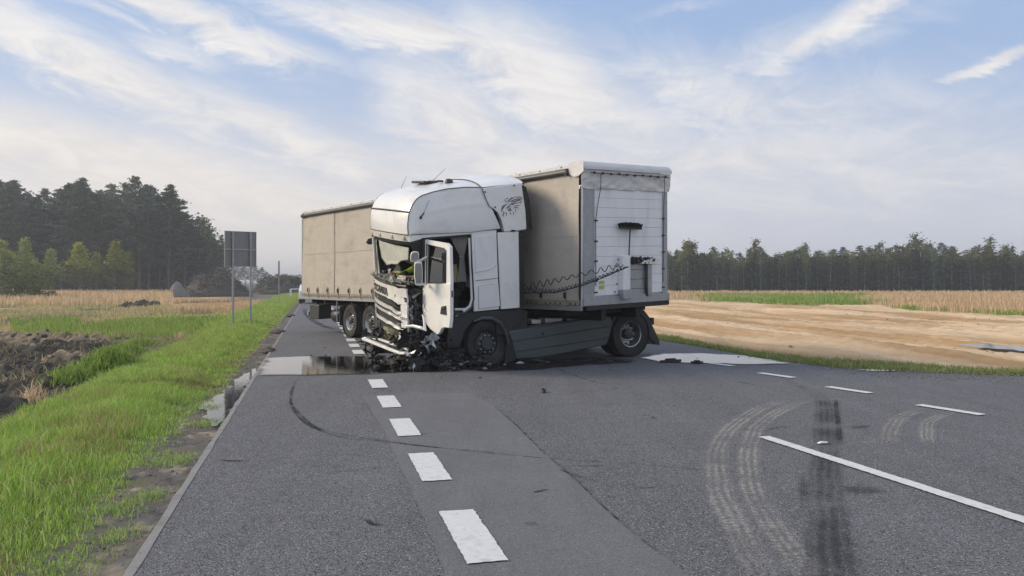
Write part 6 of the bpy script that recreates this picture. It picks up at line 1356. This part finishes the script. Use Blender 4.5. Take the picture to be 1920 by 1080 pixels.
# ------------------------------------------------------------------ rescuer leaning inside the cab
def person():
    J = {'pel': (.70, .58, 1.55), 'sp1': (.82, .47, 1.70), 'chest': (.96, .32, 1.82), 'neck': (1.09, .17, 1.90), 'headb': (1.16, .10, 1.95), 'headt': (1.24, .03, 2.00),
         'shl': (.93, .48, 1.86), 'ell': (1.10, .62, 1.66), 'wrl': (1.26, .44, 1.62), 'hal': (1.33, .37, 1.62), 'shr': (1.06, .12, 1.78), 'elr': (1.24, -.05, 1.66), 'wrr': (1.36, -.20, 1.65), 'har': (1.41, -.27, 1.65),
         'hl': (.66, .69, 1.50), 'knl': (.95, .80, 1.34), 'anl': (.82, .80, 1.0 + .14), 'tol': (.98, .80, 1.13), 'hr': (.74, .47, 1.50), 'knr': (1.04, .46, 1.36), 'anr': (.90, .45, 1.16), 'tor': (1.06, .44, 1.15)}
    Rr = dict(pel=.15, sp1=.135, chest=.16, neck=.06, headb=.085, headt=.098, shl=.075, ell=.052, wrl=.036, hal=.03, shr=.075, elr=.052, wrr=.036, har=.03, hl=.10, knl=.065, anl=.045, tol=.035, hr=.10, knr=.065, anr=.045, tor=.035)
    names = list(J); E_ = [('pel', 'sp1'), ('sp1', 'chest'), ('chest', 'neck'), ('neck', 'headb'), ('headb', 'headt'), ('chest', 'shl'), ('shl', 'ell'), ('ell', 'wrl'), ('wrl', 'hal'), ('chest', 'shr'), ('shr', 'elr'), ('elr', 'wrr'), ('wrr', 'har'),
                           ('pel', 'hl'), ('hl', 'knl'), ('knl', 'anl'), ('anl', 'tol'), ('pel', 'hr'), ('hr', 'knr'), ('knr', 'anr'), ('anr', 'tor')]
    vs = [J[n] for n in names]; rr = [Rr[n] for n in names]; es = [(names.index(a), names.index(b)) for a, b in E_]
    for h_, d in (('hal', Vector((.7, -.6, -.15))), ('har', Vector((.6, -.75, -.15)))):
        b0 = names.index(h_); d.normalize(); sdv = d.cross(Vector((0, 0, 1))).normalized()
        for k in range(4):
            i = len(vs); o = Vector(J[h_]) + sdv * (k - 1.5) * .021 + d * .03; ln = (.06, .075, .07, .055)[k]
            vs += [tuple(o), tuple(o + d * ln * .55 + Vector((0, 0, -.008))), tuple(o + d * ln + Vector((0, 0, -.03)))]; rr += [.009, .0085, .007]; es += [(b0, i), (i, i + 1), (i + 1, i + 2)]
        i = len(vs); o = Vector(J[h_]) - sdv * .035; vs += [tuple(o), tuple(o + d * .04 - sdv * .015)]; rr += [.011, .008]; es += [(b0, i), (i, i + 1)]
    vs = [tilt(Vector(v) + Vector((.02, -.20, .06) if v[2] > 1.45 else (.0, -.10, 0))) for v in vs]
    vs = [TF.wor(v) for v in vs]
    me = bpy.data.meshes.new('b'); me.from_pydata([tuple(v) for v in vs], es, []); o = bpy.data.objects.new('b', me); COL.objects.link(o)
    sk_ = o.modifiers.new('s', 'SKIN'); o.modifiers.new('u', 'SUBSURF').levels = 2
    for i, d in enumerate(o.data.skin_vertices[0].data): d.radius = (rr[i], rr[i]); d.use_root = (i == 0)
    bpy.context.view_layer.update(); m2 = bpy.data.meshes.new_from_object(o.evaluated_get(bpy.context.evaluated_depsgraph_get())); bpy.data.objects.remove(o)
    m2.name = 'person'
    for m_ in ('hivis', 'skin', 'trousers'): m2.materials.append(M[m_])
    nk = vs[names.index('neck')]; hb = vs[names.index('headt')]; wl_, wr_ = vs[names.index('wrl')], vs[names.index('wrr')]; pl_ = vs[names.index('pel')]
    for p in m2.polygons:
        c = p.center; mi = 0
        if (c - hb).length < (nk - hb).length * .95 or (c - wl_).length < .05 or min((c - vs[names.index('hal')]).length, (c - vs[names.index('har')]).length) < .11: mi = 1
        elif c.z < pl_.z - .02: mi = 2
        p.material_index = mi; p.use_smooth = True
    po = bpy.data.objects.new('person', m2); COL.objects.link(po)
    tag(po, 'person in yellow-green hi-vis jacket and green cap bending over inside the wrecked cab', 'person')
    hd_ = hb; fwd = (hb - nk).normalized(); upv = Vector((0, 0, 1)); sdv = fwd.cross(upv).normalized(); up2 = sdv.cross(fwd)
    mb = MB()
    def capf(u, v):
        a = u * math.pi * .5; b = v * 2 * math.pi; d = up2 * math.cos(a) + (fwd * math.cos(b) + sdv * math.sin(b)) * math.sin(a); return hd_ + d * .125
    mb.grid(capf, 8, 20); mb.grid(lambda u, v: hd_ + fwd * (.11 + .08 * u) + sdv * (v - .5) * .16 * (1 - .3 * u) + up2 * (.02 - .02 * u), 3, 8)
    c = mb.build('cap', M['cap'], po, smooth=60)
    mb = MB(); mb.ball(hd_ + fwd * .10 - up2 * .03, .018, 0, 8); mb.build('nose', M['skin'], po, smooth=60)
    for s_ in (-1, 1):
        MB().ball(hd_ + fwd * .088 + sdv * s_ * .035 + up2 * .0, .012, 0, 8).build('eye', M['ink'], po, smooth=60)
        MB().ball(hd_ + sdv * s_ * .098 - up2 * .01, (.02, .02, .03), 0, 8).build('ear', M['skin'], po, smooth=60)
    MB().box((0, 0, 0), (.012, .05, .008), T=Matrix.Translation(hd_ + fwd * .094 - up2 * .055)).build('mouth', M['hair'], po)
    ch = vs[names.index('chest')]; s1 = vs[names.index('sp1')]; d = (ch - s1).normalized(); a_ = d.cross(Vector((0, 0, 1))).normalized(); b_ = d.cross(a_)
    for t in (.1, .75):
        MB().tube([s1.lerp(ch, t) + (a_ * math.cos(k * math.pi / 10) * .168 + b_ * math.sin(k * math.pi / 10) * .15) for k in range(20)], .016, 5, closed=True).build('reflective_band', M['reflective'], po)
person()

mb = MB()
for _ in range(900):
    q = -random.uniform(.0, .62); r = random.uniform(-2, 16) ; p = road(q, r); s_ = random.uniform(.003, .008) + .012 * random.random() ** 8
    mb.ball((p.x, p.y, -.03), (s_ * 1.2, s_, s_ * .8), 0, 5, .3)
for _ in range(2200):
    x = random.uniform(6, 16); p = Vector((x, right_edge_y(x) - random.random() ** 1.7 * 1.6 + .25, 0)); s_ = random.uniform(.008, .022)
    mb.ball((p.x, p.y, .003), (s_ * 1.2, s_, s_ * .7), 0, 5, .3)
mb.build('gravel', mat('grey_gravel_bits', (.20, .19, .175), .95, var=.5, vs=40), smooth=0, kind='stuff')
# low tufts rooted in the mud strip
for q, r, n, w_ in ((-.22, 5.4, 500, .10), (-.30, 3.3, 700, .12), (-.26, 2.0, 260, .07), (-.40, 1.6, 500, .10), (-.28, .9, 350, .08), (-.42, .3, 500, .10), (-.33, 6.6, 400, .09)):
    p = road(q, r); P = np.stack([p.x + rng.normal(0, w_, n), p.y + rng.normal(0, w_ * 1.4, n), np.full(n, -.045)], 1)
    blade_mesh('low_grass', P, rng.uniform(.02, .08, n), rng.uniform(.004, .007, n), pick(pal_green * .8 + .06, n), lean=1.6)
# ------------------------------------------------------------------ loose debris on the road
def debris(name, p, size, m, label, group=None, flat=.4, rz=None):
    mb = MB(); n = 7; pts = []
    for k in range(n):
        a = k / n * 2 * math.pi; r_ = random.uniform(.55, 1.0); pts.append((math.cos(a) * r_ * size[0], math.sin(a) * r_ * size[1], 0))
    mb.prism(pts, (random.uniform(-.02, .02), 0, size[2])); mb.prism([(a * .5, b * .5, size[2]) for a, b, _ in pts], (0, 0, size[2] * .6))
    o = mb.build(name, m, bevel=.004); o.location = (p.x, p.y, .012); o.rotation_euler = (random.uniform(-.1, .1), random.uniform(-.1, .1), rz if rz is not None else random.uniform(0, 6.28)); tag(o, label, 'debris', group); return o
debris('dark_shard', G(1018, 736), (.10, .05, .035), M['ink'], 'small dark fragment alone on the asphalt in front of the skirt panel')
debris('black_plank', G(1257, 680), (.30, .07, .05), M['ink'], 'long flat black piece at the near edge of the right puddle', rz=.1)
debris('black_plank', G(1306, 682), (.16, .06, .04), M['ink'], 'shorter flat black piece right of the long one at the puddle', rz=.0)
debris('white_scrap', G(1542, 833), (.07, .03, .012), M['paint'], 'small white scrap lying on the dark tyre track near the solid line')
debris('white_scrap', G(975, 683), (.16, .07, .03), M['alu'], 'pale crushed piece beside the front wheel')
debris('lattice_scrap', G(870, 686), (.30, .16, .09), M['chassis'], 'dark crushed lattice lying in front of the near front wheel')
debris('metal_scrap', G(825, 688), (.26, .12, .07), M['alu'], 'silver crumpled sheet on the road below the open door')
debris('metal_scrap', G(706, 662), (.16, .16, .16), M['chassis'], 'dark lump under the hanging end of the bumper')
debris('metal_scrap', G(752, 668), (.14, .10, .10), M['paint'], 'white broken lump below the right end of the hanging bumper')
for i in range(60):
    px = random.uniform(700, 960); py = random.uniform(678, 694) if i % 3 else random.uniform(660, 720); s_ = random.uniform(.012, .05)
    debris('splinter', G(px, py), (s_ * 1.5, s_, s_ * .6), random.choice([M['chassis'], M['chassis'], M['galv'], M['trim'], M['trim']]), 'tiny splinter scattered in front of the crushed cab', 'splinters round the wreck')
for i in range(14):
    px, py = random.choice([(random.uniform(1230, 1500), random.uniform(664, 686)), (random.uniform(560, 640), random.uniform(590, 680)), (random.uniform(1000, 1300), random.uniform(686, 705))]); s_ = random.uniform(.010, .025)
    debris('crumb', G(px, py), (s_ * 1.6, s_, s_ * .6), M['soilcrumb'] if 'soilcrumb' in M else soilm, 'small dark crumb of dirt lying loose on the asphalt', 'dark crumbs on the asphalt')
for px, py, s_, lb in ((503, 657, .5, 'dark sod on the road edge left of the big puddle'), (520, 622, .7, 'flat dark muddy patch of turf at the verge below the sign'), (545, 592, .6, 'far muddy sod at the verge edge beyond the sign')):
    p = G(px, py); mb = MB(); mb.ball((0, 0, 0), (s_, s_ * .35, .07), 0, 12, .22); o = mb.build('sod', soilm); o.location = (p.x, p.y, .0); o.rotation_euler.z = R(100); tag(o, lb, 'sod')

# ------------------------------------------------------------------ light haze over the plain
hm = bpy.data.materials.new('pale_air'); hm.use_nodes = True; t = hm.node_tree; t.nodes.remove(t.nodes['Principled BSDF'])
pv_ = t.nodes.new('ShaderNodeVolumePrincipled'); pv_.inputs['Color'].default_value = (.86, .91, 1, 1); pv_.inputs['Density'].default_value = .0010; pv_.inputs['Anisotropy'].default_value = .2
t.links.new(pv_.outputs[0], t.nodes['Material Output'].inputs['Volume'])
MB().box((0, 1600, 14.25), (5400, 4200, 31.5)).build('haze', hm, smooth=0, kind='stuff')
